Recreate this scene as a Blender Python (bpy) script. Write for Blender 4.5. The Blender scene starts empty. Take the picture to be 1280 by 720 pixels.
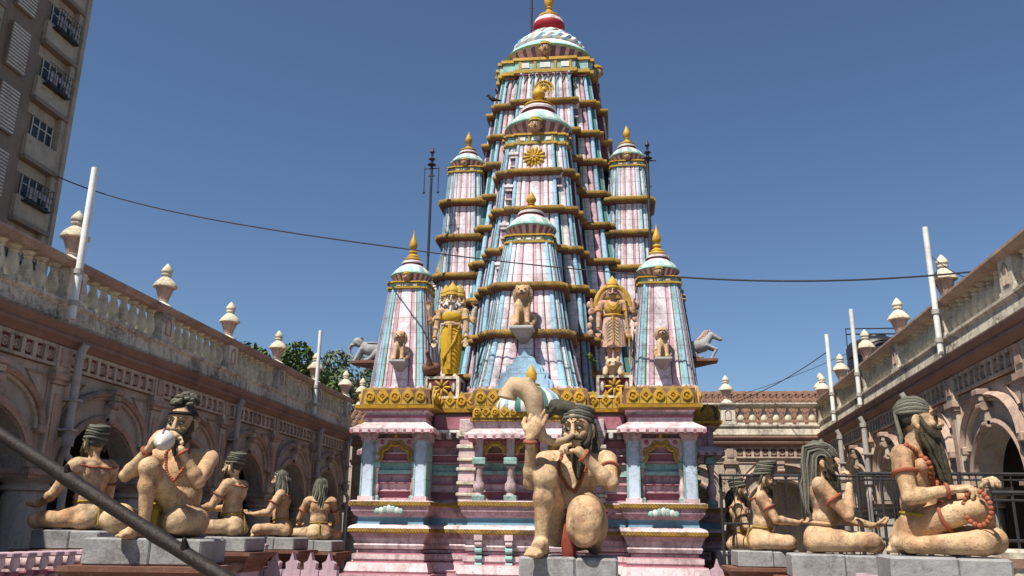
import bpy, bmesh, math, random
from mathutils import Vector, Matrix, Euler, noise
random.seed(7)
R = math.radians
sc = bpy.context.scene
COL = sc.collection

# ------------------------------------------------------------------ camera
cd = bpy.data.cameras.new('camera'); cam = bpy.data.objects.new('camera', cd); COL.objects.link(cam)
cd.sensor_width = 36; cd.lens = 1066/1280*36; cd.clip_end = 3000; cd.clip_start = 0.05
# world axes expressed in camera space (x right, y up, z forward)
WX = Vector((0.99311358, 0.01959287, -0.11550557)); WY = Vector((0.11644889, -0.27320702, 0.95488092)); WZ = Vector((0.01284808, 0.96175571, 0.27360717))
right = Vector((WX[0], WY[0], WZ[0])); up = Vector((WX[1], WY[1], WZ[1])); fwd = Vector((WX[2], WY[2], WZ[2]))
cam.matrix_world = Matrix(((right[0], up[0], -fwd[0], 0), (right[1], up[1], -fwd[1], 0), (right[2], up[2], -fwd[2], 1.7), (0, 0, 0, 1)))
sc.camera = cam

# ------------------------------------------------------------------ light
SUN_DIR = Vector((-0.34, -0.58, 1.08)).normalized()      # towards the sun
w = bpy.data.worlds.new('World'); sc.world = w; w.use_nodes = True
nt = w.node_tree; nt.nodes.clear()
sky = nt.nodes.new('ShaderNodeTexSky'); sky.sky_type = 'NISHITA'; sky.sun_disc = False
sky.sun_elevation = math.asin(SUN_DIR.z); sky.sun_rotation = math.atan2(SUN_DIR.x, SUN_DIR.y)
sky.altitude = 0; sky.air_density = 1.0; sky.dust_density = 0.3; sky.ozone_density = 6.0
bg = nt.nodes.new('ShaderNodeBackground'); bg.inputs['Strength'].default_value = 0.068
out = nt.nodes.new('ShaderNodeOutputWorld')
nt.links.new(sky.outputs[0], bg.inputs[0]); nt.links.new(bg.outputs[0], out.inputs[0])
sd = bpy.data.lights.new('sun', 'SUN'); sd.energy = 5.0; sd.angle = R(0.5); sd.color = (1.0, 0.93, 0.82)
sun = bpy.data.objects.new('sun', sd); COL.objects.link(sun)
sun.rotation_euler = SUN_DIR.to_track_quat('Z', 'Y').to_euler()
sc.view_settings.view_transform = 'Standard'; sc.view_settings.look = 'None'
sc.view_settings.exposure = 0.60; sc.view_settings.gamma = 1.0
sc.render.engine = 'CYCLES'

# ------------------------------------------------------------------ materials
MATS = {}
def mat(name, col, dirt=(0.06, 0.045, 0.035), amt=0.35, scale=3.0, rough=0.75, bump=0.25, streak=0.0, joints=0.0, metal=0.0, col2=None, bscale=18, rope=0.0, spec=0.3, soot=0.0):
    m = bpy.data.materials.new(name); m.use_nodes = True; n = m.node_tree.nodes; L = m.node_tree.links
    b = n['Principled BSDF']; b.inputs['Roughness'].default_value = rough; b.inputs['Metallic'].default_value = metal
    b.inputs['Specular IOR Level'].default_value = spec
    tc = n.new('ShaderNodeTexCoord'); mp = n.new('ShaderNodeMapping'); L.new(tc.outputs['Object'], mp.inputs[0])
    oi = n.new('ShaderNodeObjectInfo'); L.new(oi.outputs['Random'], mp.inputs['Location'])
    def noise_(sc_, det, ro, vec):
        t = n.new('ShaderNodeTexNoise'); t.inputs['Scale'].default_value = sc_; t.inputs['Detail'].default_value = det; t.inputs['Roughness'].default_value = ro
        L.new(vec, t.inputs['Vector']); return t
    def ramp(src, a, b_):
        r = n.new('ShaderNodeMapRange'); r.inputs['From Min'].default_value = a; r.inputs['From Max'].default_value = b_
        L.new(src, r.inputs['Value']); return r.outputs[0]
    def mix(f, A, B):
        x = n.new('ShaderNodeMix'); x.data_type = 'RGBA'
        if isinstance(f, (int, float)): x.inputs[0].default_value = f
        else: L.new(f, x.inputs[0])
        for i, v in ((6, A), (7, B)):
            if isinstance(v, tuple): x.inputs[i].default_value = (*v, 1)
            else: L.new(v, x.inputs[i])
        return x.outputs[2]
    def mul(a, k):
        x = n.new('ShaderNodeMath'); x.operation = 'MULTIPLY'; L.new(a, x.inputs[0])
        if isinstance(k, (int, float)): x.inputs[1].default_value = k
        else: L.new(k, x.inputs[1])
        return x.outputs[0]
    vec = mp.outputs[0]
    big = noise_(scale, 6, 0.65, vec); fine = noise_(scale*9, 5, 0.7, vec)
    c2 = col2 or tuple(x*0.72 for x in col)
    c = mix(ramp(noise_(scale*0.6, 4, 0.6, vec).outputs[0], 0.35, 0.7), col, c2)
    f = mul(ramp(big.outputs[0], 0.5, 0.72), amt)
    c = mix(f, c, dirt)
    f2 = mul(ramp(fine.outputs[0], 0.56, 0.72), min(1.0, amt*1.2))
    c = mix(f2, c, dirt)
    if soot > 0:
        s1 = noise_(1.1, 3, 0.5, vec); s2 = noise_(13, 6, 0.8, vec)
        c = mix(mul(mul(ramp(s1.outputs[0], 0.46, 0.62), ramp(s2.outputs[0], 0.42, 0.6)), soot), c, (0.07, 0.055, 0.05))
    if streak > 0:
        ms = n.new('ShaderNodeMapping'); ms.inputs['Scale'].default_value = (7, 7, 0.7); L.new(tc.outputs['Object'], ms.inputs[0])
        s = noise_(1.3, 5, 0.7, ms.outputs[0]); c = mix(mul(ramp(s.outputs[0], 0.5, 0.68), streak), c, dirt)
    if joints > 0:
        sx = n.new('ShaderNodeSeparateXYZ'); L.new(tc.outputs['Object'], sx.inputs[0])
        a = n.new('ShaderNodeMath'); a.operation = 'PINGPONG'; L.new(sx.outputs[2], a.inputs[0]); a.inputs[1].default_value = joints/2
        j = n.new('ShaderNodeMapRange'); j.inputs['From Min'].default_value = 0.004; j.inputs['From Max'].default_value = 0.011
        j.inputs['To Min'].default_value = 0.40; j.inputs['To Max'].default_value = 0; L.new(a.outputs[0], j.inputs['Value'])
        c = mix(j.outputs[0], c, (0.12, 0.05, 0.05))
    L.new(c, b.inputs['Base Color'])
    if bump > 0:
        bn = noise_(bscale, 6, 0.7, vec); h = bn.outputs[0]
        if rope > 0:
            wv = n.new('ShaderNodeTexWave'); wv.wave_type = 'BANDS'; wv.bands_direction = 'DIAGONAL'; wv.inputs['Scale'].default_value = rope; L.new(tc.outputs['Object'], wv.inputs['Vector'])
            ad = n.new('ShaderNodeMath'); ad.operation = 'ADD'; L.new(wv.outputs[0], ad.inputs[0]); L.new(h, ad.inputs[1]); h = ad.outputs[0]
        bp = n.new('ShaderNodeBump'); bp.inputs['Strength'].default_value = bump; bp.inputs['Distance'].default_value = 0.02
        L.new(h, bp.inputs['Height']); L.new(bp.outputs[0], b.inputs['Normal'])
    MATS[name] = m; return m
DK = (0.05, 0.035, 0.03)
mat('white', (0.80, 0.73, 0.77), (0.14, 0.09, 0.08), 0.65, 3.5, streak=0.3, joints=0.27, soot=0.45)
mat('pink', (0.64, 0.43, 0.49), (0.14, 0.07, 0.07), 0.6, 3.5, streak=0.3, joints=0.27, soot=0.45)
mat('blue', (0.34, 0.57, 0.74), (0.10, 0.13, 0.14), 0.4, 2.5, streak=0.35, joints=0.27, soot=0.55)
mat('mint', (0.34, 0.58, 0.53), (0.08, 0.10, 0.08), 0.45, 2.5, streak=0.35, joints=0.27, soot=0.6)
mat('teal', (0.07, 0.20, 0.18), DK, 0.3, 2.5)
mat('groove', (0.16, 0.04, 0.05), DK, 0.4, 2.5)
mat('ochre', (0.36, 0.22, 0.04), (0.055, 0.035, 0.018), 0.95, 4.0, streak=0.25, bump=0.5, rope=14, soot=0.8)
mat('gold', (0.58, 0.33, 0.03), (0.12, 0.05, 0.01), 0.6, 6.0, rough=0.5, bump=0.3, soot=0.35)
mat('goldband', (0.50, 0.32, 0.05), (0.07, 0.04, 0.02), 0.5, 6.0, bump=0.4, soot=0.6)
mat('pinkwall', (0.56, 0.36, 0.41), (0.10, 0.05, 0.05), 0.7, 1.8, streak=0.6, soot=0.65)
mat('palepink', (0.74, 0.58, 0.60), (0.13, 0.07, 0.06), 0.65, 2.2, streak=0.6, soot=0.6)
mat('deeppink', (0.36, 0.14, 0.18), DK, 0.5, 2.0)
mat('purple', (0.20, 0.12, 0.20), DK, 0.4, 3.0)
mat('red', (0.38, 0.02, 0.03), DK, 0.3, 3.0, rough=0.5)
mat('bluewall', (0.60, 0.70, 0.86), (0.15, 0.15, 0.16), 0.3, 2.0, streak=0.2, soot=0.5)
mat('steel_blue', (0.16, 0.32, 0.42), DK, 0.4, 3.0)
mat('skin', (0.62, 0.45, 0.27), (0.09, 0.045, 0.025), 0.8, 5.5, col2=(0.44, 0.24, 0.12), streak=0.35, bump=0.6, bscale=30, rough=0.7, soot=0.5)
mat('skinred', (0.46, 0.29, 0.19), (0.08, 0.03, 0.02), 0.8, 5.0, col2=(0.44, 0.22, 0.14), bump=0.3, bscale=30)
mat('hair', (0.055, 0.053, 0.040), (0.20, 0.18, 0.13), 0.5, 9.0, bump=0.5, bscale=40)
mat('hairlight', (0.17, 0.165, 0.13), (0.05, 0.05, 0.04), 0.5, 9.0, bump=0.5, bscale=40)
mat('beard', (0.05, 0.045, 0.03), (0.15, 0.13, 0.07), 0.5, 12.0, bump=0.5, bscale=40)
mat('whitehair', (0.75, 0.73, 0.68), (0.2, 0.18, 0.15), 0.3, 9.0)
mat('black', (0.015, 0.012, 0.012), (0.05, 0.04, 0.03), 0.3, 9.0)
mat('eyewhite', (0.70, 0.62, 0.48), DK, 0.1, 9.0)
mat('redcloth', (0.24, 0.05, 0.03), (0.10, 0.02, 0.01), 0.5, 8.0)
mat('yellowcloth', (0.34, 0.23, 0.03), (0.12, 0.07, 0.01), 0.5, 8.0)
mat('beads', (0.34, 0.10, 0.05), DK, 0.4, 9.0)
mat('shell', (0.66, 0.62, 0.58), DK, 0.25, 6.0, rough=0.4)
mat('horn', (0.52, 0.38, 0.24), (0.09, 0.05, 0.03), 0.6, 7.0, bump=0.4)
mat('robe', (0.56, 0.34, 0.02), (0.16, 0.08, 0.01), 0.4, 5.0)
mat('pinkskirt', (0.60, 0.36, 0.26), (0.16, 0.08, 0.05), 0.5, 6.0)
mat('greystone', (0.34, 0.34, 0.34), (0.08, 0.08, 0.08), 0.55, 2.5, bump=0.5, streak=0.2, soot=0.6)
mat('palestone', (0.42, 0.42, 0.42), (0.08, 0.07, 0.07), 0.55, 5, bump=0.4)
mat('brownstone', (0.16, 0.07, 0.045), (0.40, 0.30, 0.24), 0.3, 3.0, bump=0.4)
mat('pedpink', (0.50, 0.36, 0.42), (0.16, 0.09, 0.09), 0.35, 2.0, streak=0.3)
mat('wall', (0.55, 0.46, 0.36), (0.10, 0.07, 0.055), 0.5, 1.2, streak=0.4, bump=0.35, soot=0.6)
mat('wallinfill', (0.44, 0.39, 0.33), (0.12, 0.08, 0.06), 0.45, 1.2, streak=0.35, bump=0.3, soot=0.5)
mat('trimpink', (0.46, 0.33, 0.26), (0.09, 0.05, 0.04), 0.5, 2.0, streak=0.3, soot=0.5)
mat('cornice', (0.27, 0.16, 0.12), (0.05, 0.03, 0.025), 0.5, 2.0, bump=0.4)
mat('limewash', (0.68, 0.62, 0.50), (0.07, 0.06, 0.05), 0.9, 1.6, streak=0.6, bump=0.5, soot=0.9)
mat('baluster', (0.70, 0.62, 0.46), (0.12, 0.10, 0.07), 0.55, 4.0, streak=0.3, soot=0.6)
mat('frieze', (0.19, 0.04, 0.03), DK, 0.4, 3.0)
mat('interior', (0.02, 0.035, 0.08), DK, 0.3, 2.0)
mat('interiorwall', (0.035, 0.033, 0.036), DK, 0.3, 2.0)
mat('pipe', (0.40, 0.37, 0.34), (0.12, 0.10, 0.09), 0.5, 3.0)
mat('whitepipe', (0.76, 0.78, 0.75), (0.30, 0.24, 0.18), 0.35, 3.0, rough=0.5, streak=0.3)
mat('tile', (0.20, 0.11, 0.075), (0.06, 0.04, 0.03), 0.6, 4.0, bump=0.5)
mat('iron', (0.035, 0.035, 0.04), (0.08, 0.05, 0.04), 0.3, 6.0, rough=0.5)
mat('bamboo', (0.016, 0.010, 0.008), (0.02, 0.012, 0.01), 0.6, 9.0, rough=0.55, bump=0.5)
mat('aptwall', (0.46, 0.39, 0.31), (0.14, 0.09, 0.06), 0.45, 0.35, streak=0.3, soot=0.4)
mat('aptdark', (0.26, 0.20, 0.16), (0.10, 0.06, 0.05), 0.4, 0.35, streak=0.2)
mat('aptglass', (0.03, 0.035, 0.04), DK, 0.3, 1.0, rough=0.2)
mat('louvre', (0.62, 0.60, 0.55), (0.2, 0.17, 0.14), 0.4, 1.0)
mat('laundry', (0.45, 0.40, 0.42), (0.10, 0.12, 0.25), 0.6, 1.5)
mat('paving', (0.30, 0.27, 0.24), (0.10, 0.09, 0.08), 0.5, 0.8)
mat('ground', (0.20, 0.17, 0.13), (0.10, 0.08, 0.06), 0.5, 0.1)
mat('leaf', (0.05, 0.10, 0.025), (0.02, 0.04, 0.01), 0.5, 1.5, col2=(0.10, 0.15, 0.04), bump=0)
mat('leafpale', (0.13, 0.17, 0.09), (0.05, 0.06, 0.03), 0.4, 1.5, bump=0)
mat('bark', (0.13, 0.09, 0.06), DK, 0.5, 4.0)
mat('plastic', (0.02, 0.02, 0.022), (0.06, 0.06, 0.06), 0.3, 2.0, rough=0.4)
mat('pot', (0.36, 0.10, 0.05), DK, 0.4, 6.0)

# ------------------------------------------------------------------ mesh builder
class MB:
    def __init__(s): s.v = []; s.f = []; s.fm = []; s.mats = []
    def mi(s, m):
        if m not in s.mats: s.mats.append(m)
        return s.mats.index(m)
    def add(s, vs, fs, m, M=None):
        o = len(s.v)
        s.v += [(M @ Vector(v)) if M is not None else Vector(v) for v in vs]
        for k, f in enumerate(fs):
            s.f.append([i+o for i in f]); s.fm.append(s.mi(m[k] if isinstance(m, list) else m))
    def box(s, x0, x1, y0, y1, z0, z1, m, M=None, bev=0.0):
        if bev > 0:
            b = min(bev, (x1-x0)/3, (y1-y0)/3, (z1-z0)/3)
            sec = lambda a0, a1, c0, c1, z: [(a0+b, c0, z), (a1-b, c0, z), (a1, c0+b, z), (a1, c1-b, z), (a1-b, c1, z), (a0+b, c1, z), (a0, c1-b, z), (a0, c0+b, z)]
            rings = [sec(x0+b, x1-b, y0+b, y1-b, z0), sec(x0, x1, y0, y1, z0+b), sec(x0, x1, y0, y1, z1-b), sec(x0+b, x1-b, y0+b, y1-b, z1)]
            s.loft(rings, m, M=M); return
        vs = [(x0, y0, z0), (x1, y0, z0), (x1, y1, z0), (x0, y1, z0), (x0, y0, z1), (x1, y0, z1), (x1, y1, z1), (x0, y1, z1)]
        s.add(vs, [(0, 3, 2, 1), (4, 5, 6, 7), (0, 1, 5, 4), (1, 2, 6, 5), (2, 3, 7, 6), (3, 0, 4, 7)], m, M)
    def loft(s, rings, m, closed=True, cap=True, M=None, mf=None):
        n = len(rings[0]); vs = [p for r in rings for p in r]; fs = []; ms = []
        for j in range(len(rings)-1):
            for i in range(n if closed else n-1):
                k = (i+1) % n
                fs.append((j*n+i, j*n+k, (j+1)*n+k, (j+1)*n+i)); ms.append(mf(i, j) if mf else m)
        if cap and closed:
            fs.append(tuple(range(n-1, -1, -1))); ms.append(mf(0, 0) if mf and m is None else m)
            fs.append(tuple((len(rings)-1)*n+i for i in range(n))); ms.append(mf(0, len(rings)-2) if mf and m is None else m)
        s.add(vs, fs, ms, M)
    def lathe(s, prof, m, seg=16, c=(0, 0, 0), mf=None, flute=0.0, twist=0.0, M=None):
        rings = []
        for j, (r, z) in enumerate(prof):
            ring = []
            for i in range(seg):
                a = 2*math.pi*(i + twist*j)/seg; rr = r*(1 + (flute if i % 2 else 0))
                ring.append((c[0]+rr*math.cos(a), c[1]+rr*math.sin(a), c[2]+z))
            rings.append(ring)
        s.loft(rings, m, mf=mf, M=M)
    def tube(s, pts, rad, m, seg=8, M=None):
        pts = [Vector(p) for p in pts]
        if not isinstance(rad, (list, tuple)): rad = [rad]*len(pts)
        rings = []; ref = None
        for i, p in enumerate(pts):
            d = (pts[min(i+1, len(pts)-1)] - pts[max(i-1, 0)]).normalized()
            if ref is None: ref = Vector((0, 0, 1)) if abs(d.z) < 0.9 else Vector((1, 0, 0))
            a = (ref - d*ref.dot(d)).normalized(); b = d.cross(a); ref = a
            rings.append([p + (a*math.cos(2*math.pi*k/seg) + b*math.sin(2*math.pi*k/seg))*rad[i] for k in range(seg)])
        s.loft(rings, m, M=M)
    def ell(s, c, r, m, rot=(0, 0, 0), seg=16, rings=10, M=None):
        T = Matrix.Translation(c) @ Euler([R(x) for x in rot]).to_matrix().to_4x4() @ Matrix.Diagonal((*r, 1))
        if M is not None: T = M @ T
        s.lathe([(max(0.02, math.sin(math.pi*j/rings)), -math.cos(math.pi*j/rings)) for j in range(rings+1)], m, seg, M=T)
    def cap(s, p, r, q, r2, m, seg=14, M=None):
        p, q = Vector(p), Vector(q); d = q-p; L = max(d.length, 1e-5); T = Matrix.Translation(p) @ d.to_track_quat('Z', 'Y').to_matrix().to_4x4()
        if M is not None: T = M @ T
        pr = [(r*math.cos(a), r*math.sin(a)) for a in [R(x) for x in (-86, -60, -30, 0)]] + [(r2*math.cos(a), L+r2*math.sin(a)) for a in [R(x) for x in (0, 30, 60, 86)]]
        s.lathe(pr, m, seg, M=T)
    def sweep(s, poly, prof, mats, captop=True):
        # closed orthogonal counter-clockwise plan, profile of (offset, z); mats per profile step
        rings = [[(x, y, z) for x, y in offset(poly, o)] for o, z in prof]
        s.loft(rings, mats[-1], cap=captop, mf=lambda i, j: mats[min(j, len(mats)-1)])
    def build(s, name, parent=None, loc=(0, 0, 0), rz=0, angle=35, scale=None, props=None):
        me = bpy.data.meshes.new(name); me.from_pydata([tuple(v) for v in s.v], [], s.f)
        for k in s.mats: me.materials.append(MATS[k])
        me.polygons.foreach_set('material_index', s.fm)
        bm = bmesh.new(); bm.from_mesh(me); bmesh.ops.recalc_face_normals(bm, faces=bm.faces); bm.to_mesh(me); bm.free()
        me.polygons.foreach_set('use_smooth', [True]*len(me.polygons)); me.set_sharp_from_angle(angle=R(angle))
        o = bpy.data.objects.new(name, me); COL.objects.link(o); o.location = loc; o.rotation_euler = (0, 0, rz)
        if scale: o.scale = (scale,)*3 if isinstance(scale, (int, float)) else scale
        if parent: o.parent = parent
        if props: tag(o, *props)
        return o
def offset(poly, d):
    n = len(poly); out = []
    for i in range(n):
        p0, p1, p2 = Vector(poly[i-1]), Vector(poly[i]), Vector(poly[(i+1) % n])
        a = (p1-p0).normalized(); b = (p2-p1).normalized()
        na = Vector((a.y, -a.x)); nb = Vector((b.y, -b.x)); q = na+nb
        if q.length < 1e-6: q = na; k = 1
        else: k = 2/q.length_squared
        out.append((p1.x+q.x*d*k, p1.y+q.y*d*k))
    return out
def tag(o, label=None, cat=None, group=None, kind=None):
    if label: o['label'] = label
    if cat: o['category'] = cat
    if group: o['group'] = group
    if kind: o['kind'] = kind
    return o
def empty(name, loc=(0, 0, 0), rz=0, label=None, cat=None, group=None, parent=None, kind=None):
    o = bpy.data.objects.new(name, None); COL.objects.link(o); o.location = loc; o.rotation_euler = (0, 0, rz); o.empty_display_size = 0.2
    if parent: o.parent = parent
    return tag(o, label, cat, group, kind)
def dup(o, parent=None, loc=None, rz=None, scale=None):
    c = o.copy(); COL.objects.link(c)
    if parent: c.parent = parent
    if loc is not None: c.location = loc
    if rz is not None: c.rotation_euler = (0, 0, rz)
    if scale is not None: c.scale = (scale,)*3 if isinstance(scale, (int, float)) else scale
    return c
def dup_tree(o, parent=None, **k):
    c = dup(o, parent, **k)
    for ch in list(o.children): dup_tree(ch, c)
    return c

# ------------------------------------------------------------------ ground and sky
g = MB(); g.add([(-900, -300, -0.05), (900, -300, -0.05), (900, 1500, -0.05), (-900, 1500, -0.05)], [(0, 1, 2, 3)], 'ground')
tag(g.build('ground'), kind='structure')
g = MB(); g.add([(-7.3, -4, 0), (5.9, -4, 0), (5.9, 23.6, 0), (-7.3, 23.6, 0)], [(0, 1, 2, 3)], 'paving')
tag(g.build('courtyard_paving'), kind='structure')

# ------------------------------------------------------------------ arcaded wings round the court
def arch_pts(w, spring, rise, n=14, c=0):
    return [(c - w*math.cos(math.pi*i/n), spring + rise*math.sin(math.pi*i/n)) for i in range(n+1)]
BW = 2.5
def bay_wall(W):
    m = MB(); hw = 0.88; spr = 2.38; rise = 0.74; c = W/2; T = 0.34; top = 3.72
    a = arch_pts(hw, spr, rise, 14, c)
    for y0, sgn in ((0, 1), (T, -1)):
        for i in range(14):
            (x0, z0), (x1, z1) = a[i], a[i+1]
            m.add([(x0, y0, z0), (x1, y0, z1), (x1, y0, top), (x0, y0, top)], [(0, 1, 2, 3)], 'wallinfill')
        m.add([(0, y0, spr), (c-hw, y0, spr), (c-hw, y0, top), (0, y0, top)], [(0, 1, 2, 3)], 'wall')
        m.add([(c+hw, y0, spr), (W, y0, spr), (W, y0, top), (c+hw, y0, top)], [(0, 1, 2, 3)], 'wall')
    for i in range(14):
        (x0, z0), (x1, z1) = a[i], a[i+1]
        m.add([(x0, 0, z0), (x1, 0, z1), (x1, T, z1), (x0, T, z0)], [(0, 1, 2, 3)], 'wallinfill')
    for x0, x1 in ((0, c-hw), (c+hw, W)): m.add([(x0, 0, spr), (x1, 0, spr), (x1, T, spr), (x0, T, spr)], [(0, 1, 2, 3)], 'wall')
    return m
def strip_along(m, pts, w, d, mt, y=0.0):
    # moulding of square section following a curve in the wall plane, standing d proud of it
    rings = []
    for i, (x, z) in enumerate(pts):
        p0 = Vector(pts[max(i-1, 0)]); p1 = Vector(pts[min(i+1, len(pts)-1)]); t = (p1-p0).normalized(); n_ = Vector((-t.y, t.x))
        A = Vector((x, z)) - n_*w/2; B = Vector((x, z)) + n_*w/2; C = Vector((x, z))
        rings.append([(A.x, y+0.01, A.y), (A.x, y-d*0.6, A.y), (C.x, y-d, C.y), (B.x, y-d*0.6, B.y), (B.x, y+0.01, B.y)])
    m.loft(rings, mt)
def make_vase():
    m = MB()
    m.lathe([(0.20, 0), (0.20, 0.05), (0.17, 0.08), (0.10, 0.13), (0.09, 0.17), (0.11, 0.19)], 'limewash', 16)
    m.lathe([(0.10, 0.19), (0.13, 0.28), (0.18, 0.42), (0.19, 0.46)], 'trimpink', 20, flute=-0.14)
    m.lathe([(0.19, 0.46), (0.255, 0.47), (0.25, 0.50), (0.20, 0.58), (0.12, 0.66), (0.085, 0.69), (0.085, 0.72), (0.11, 0.735), (0.11, 0.76), (0.08, 0.78)], 'baluster', 20, flute=-0.05)
    m.lathe([(0.08, 0.78), (0.115, 0.81), (0.115, 0.85), (0.07, 0.92), (0.015, 0.99)], 'baluster', 16)
    m.v = [v*0.80 for v in m.v]
    return m
def make_baluster():
    m = MB()
    m.box(-0.085, 0.085, -0.085, 0.085, 0, 0.045, 'baluster')
    m.lathe([(0.05, 0.045), (0.075, 0.07), (0.06, 0.10), (0.085, 0.17), (0.09, 0.22), (0.065, 0.33), (0.045, 0.41), (0.06, 0.43), (0.045, 0.45), (0.08, 0.49), (0.10, 0.51)], 'baluster', 12)
    m.box(-0.11, 0.11, -0.085, 0.085, 0.51, 0.56, 'baluster')
    return m
PROTO = {}
def wing(name, label, loc, rz, nb, W, dz=0.0, first=0, pipes=(), tiles=False, longback=2.6, sparse=False, novase=()):
    root = empty(name, (loc[0], loc[1], dz), rz, label, 'building')
    Z = 4.62
    wallm = None
    for b in range(nb):
        u = b*W
        if wallm is None: wallm = bay_wall(W).build('wall', root, (u, 0, 0))
        else: dup(wallm, root, (u, 0, 0))
    def rep(key, mk, nm, x, y=0, z=0):
        k = name+key
        if k not in PROTO: PROTO[k] = mk().build(nm, root, (x, y, z))
        else: dup(PROTO[k], root, (x, y, z))
        return PROTO[k]
    def mk_col():
        m = MB(); m.box(-0.36, 0.36, -0.10, 0.44, 0, 0.35, 'trimpink', bev=0.02)
        m.lathe([(0.34, 0.35), (0.34, 0.42), (0.27, 0.47), (0.27, 2.02), (0.25, 2.10), (0.30, 2.12), (0.30, 2.16), (0.27, 2.2), (0.34, 2.26)], 'wallinfill', 20, c=(0, 0.17, 0))
        m.box(-0.38, 0.38, -0.10, 0.44, 2.26, 2.31, 'trimpink'); m.box(-0.42, 0.42, -0.13, 0.47, 2.31, 2.38, 'trimpink')
        return m
    def mk_pil():
        m = MB(); m.box(-0.13, 0.13, -0.07, 0.02, 2.39, 3.50, 'wall', bev=0.01); m.box(-0.08, 0.08, -0.085, -0.06, 2.55, 3.38, 'trimpink')
        m.box(-0.16, 0.16, -0.10, 0.02, 3.50, 3.56, 'trimpink'); m.box(-0.19, 0.19, -0.13, 0.02, 3.56, 3.64, 'trimpink')
        m.box(-0.15, 0.15, -0.09, 0.02, 3.64, 4.0, 'wall'); m.box(-0.09, 0.09, -0.11, -0.08, 3.74, 3.98, 'trimpink')
        return m
    def mk_arch():
        m = MB(); strip_along(m, arch_pts(0.95, 2.40, 0.78, 18, 0), 0.11, 0.07, 'trimpink')
        p = arch_pts(1.02, 2.93, 0.62, 18, 0)
        strip_along(m, p, 0.08, 0.13, 'trimpink'); strip_along(m, [(x*0.93, z*0.985) for x, z in p], 0.05, 0.07, 'wall')
        for s_ in (-1, 1): m.box(s_*1.02-0.07, s_*1.02+0.07, -0.11, 0.02, 2.83, 2.95, 'trimpink', bev=0.015)
        # spandrel panels
        for s_ in (-1, 1):
            strip_along(m, [(s_*1.10, 3.10), (s_*1.10, 3.60), (s_*0.62, 3.60), (s_*0.85, 3.40), (s_*1.10, 3.08)], 0.035, 0.03, 'trimpink')
        return m
    def mk_key():
        m = MB(); m.box(-0.10, 0.10, -0.20, 0.02, 3.55, 3.63, 'trimpink', bev=0.01)
        m.box(-0.08, 0.08, -0.17, 0.02, 3.46, 3.55, 'wall', bev=0.01)
        m.tube([(-0.09, -0.12, 3.40), (0.09, -0.12, 3.40)], 0.06, 'trimpink', 10)
        m.box(-0.07, 0.07, -0.12, 0.02, 3.14, 3.40, 'wall', bev=0.015); m.tube([(-0.07, -0.09, 3.16), (0.07, -0.09, 3.16)], 0.045, 'trimpink', 10)
        return m
    def mk_frieze():
        m = MB(); m.box(0, W, -0.03, 0.30, 3.725, 4.02, 'frieze')
        m.box(0, W, -0.075, -0.03, 3.725, 3.765, 'wall'); m.box(0, W, -0.075, -0.03, 3.965, 4.015, 'wall')
        n = 10; a = (W-0.3)/n
        for i in range(n+1):
            x = 0.15+i*a; m.box(x-0.035, x+0.035, -0.07, -0.03, 3.765, 3.965, 'wall')
            if i < n:
                cx = x+a/2
                m.lathe([(0.066, 0), (0.066, 0.025), (0.045, 0.028), (0.04, 0.012)], 'trimpink', 12, M=Matrix.Translation((cx, -0.03, 3.865)) @ Matrix.Rotation(R(90), 4, 'X'))
                m.ell((cx, -0.035, 3.865), (0.022, 0.02, 0.022), 'wall', seg=8, rings=6)
        return m
    def mk_post():
        m = MB(); m.box(-0.19, 0.19, -0.15, 0.15, Z, 5.085, 'limewash')
        m.box(-0.21, 0.21, -0.17, 0.17, Z, Z+0.06, 'limewash')
        strip_along(m, [(-0.08, 4.74), (-0.08, 4.95), (0, 5.03), (0.08, 4.95), (0.08, 4.74), (-0.08, 4.74)], 0.025, 0.02, 'trimpink', y=-0.15)
        return m
    for b in range(nb+1):
        x = b*W
        rep('col', mk_col, 'column', x); rep('pil', mk_pil, 'pilaster', x)
        if not (tiles and b == 0): rep('post', mk_post, 'parapet_post', x, 0.05); 
        
        if b not in novase: rep('vase', make_vase, 'finial', x, 0.05, 5.19)
    for b in range(nb):
        x = b*W
        rep('arch', mk_arch, 'arch_moulding', x+W/2); rep('key', mk_key, 'keystone', x+W/2); rep('fr', mk_frieze, 'frieze', x)
        if sparse: 
            for k in range(7): rep('balls', make_lotus, 'baluster', x+0.19+(W-0.38)*(k+0.5)/7, 0.05, Z)
        else:
            for k in range(8): rep('bal', make_baluster, 'baluster', x+0.19+(W-0.38)*(k+0.5)/8, 0.05, Z-0.03)
    L = nb*W
    m = MB()
    def run(prof, mt, x0=-0.2, x1=L+0.2):   # prof of (y, z)
        m.loft([[(x0, y, z) for y, z in prof], [(x1, y, z) for y, z in prof]], mt)
    run([(0.3, 4.02), (-0.10, 4.02), (-0.13, 4.06), (-0.18, 4.10), (-0.19, 4.14), (-0.17, 4.17), (-0.22, 4.22), (-0.23, 4.27), (-0.12, 4.30), (0.3, 4.30)], 'cornice')
    m.build('cornice', root)
    m = MB(); run([(0.25, 4.30), (-0.12, 4.305), (-0.14, 4.34), (-0.12, 4.52), (-0.16, 4.56), (-0.16, 4.60), (-0.10, 4.615), (0.25, 4.615)], 'limewash'); m.build('parapet_base', root)
    m = MB(); run([(0.20, 5.085), (-0.10, 5.085), (-0.13, 5.10), (-0.15, 5.13), (-0.18, 5.15), (-0.18, 5.185), (-0.10, 5.20), (0.20, 5.20), (0.25, 5.17), (0.25, 5.12)], 'trimpink' if not tiles else 'limewash'); m.build('coping', root)
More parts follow.
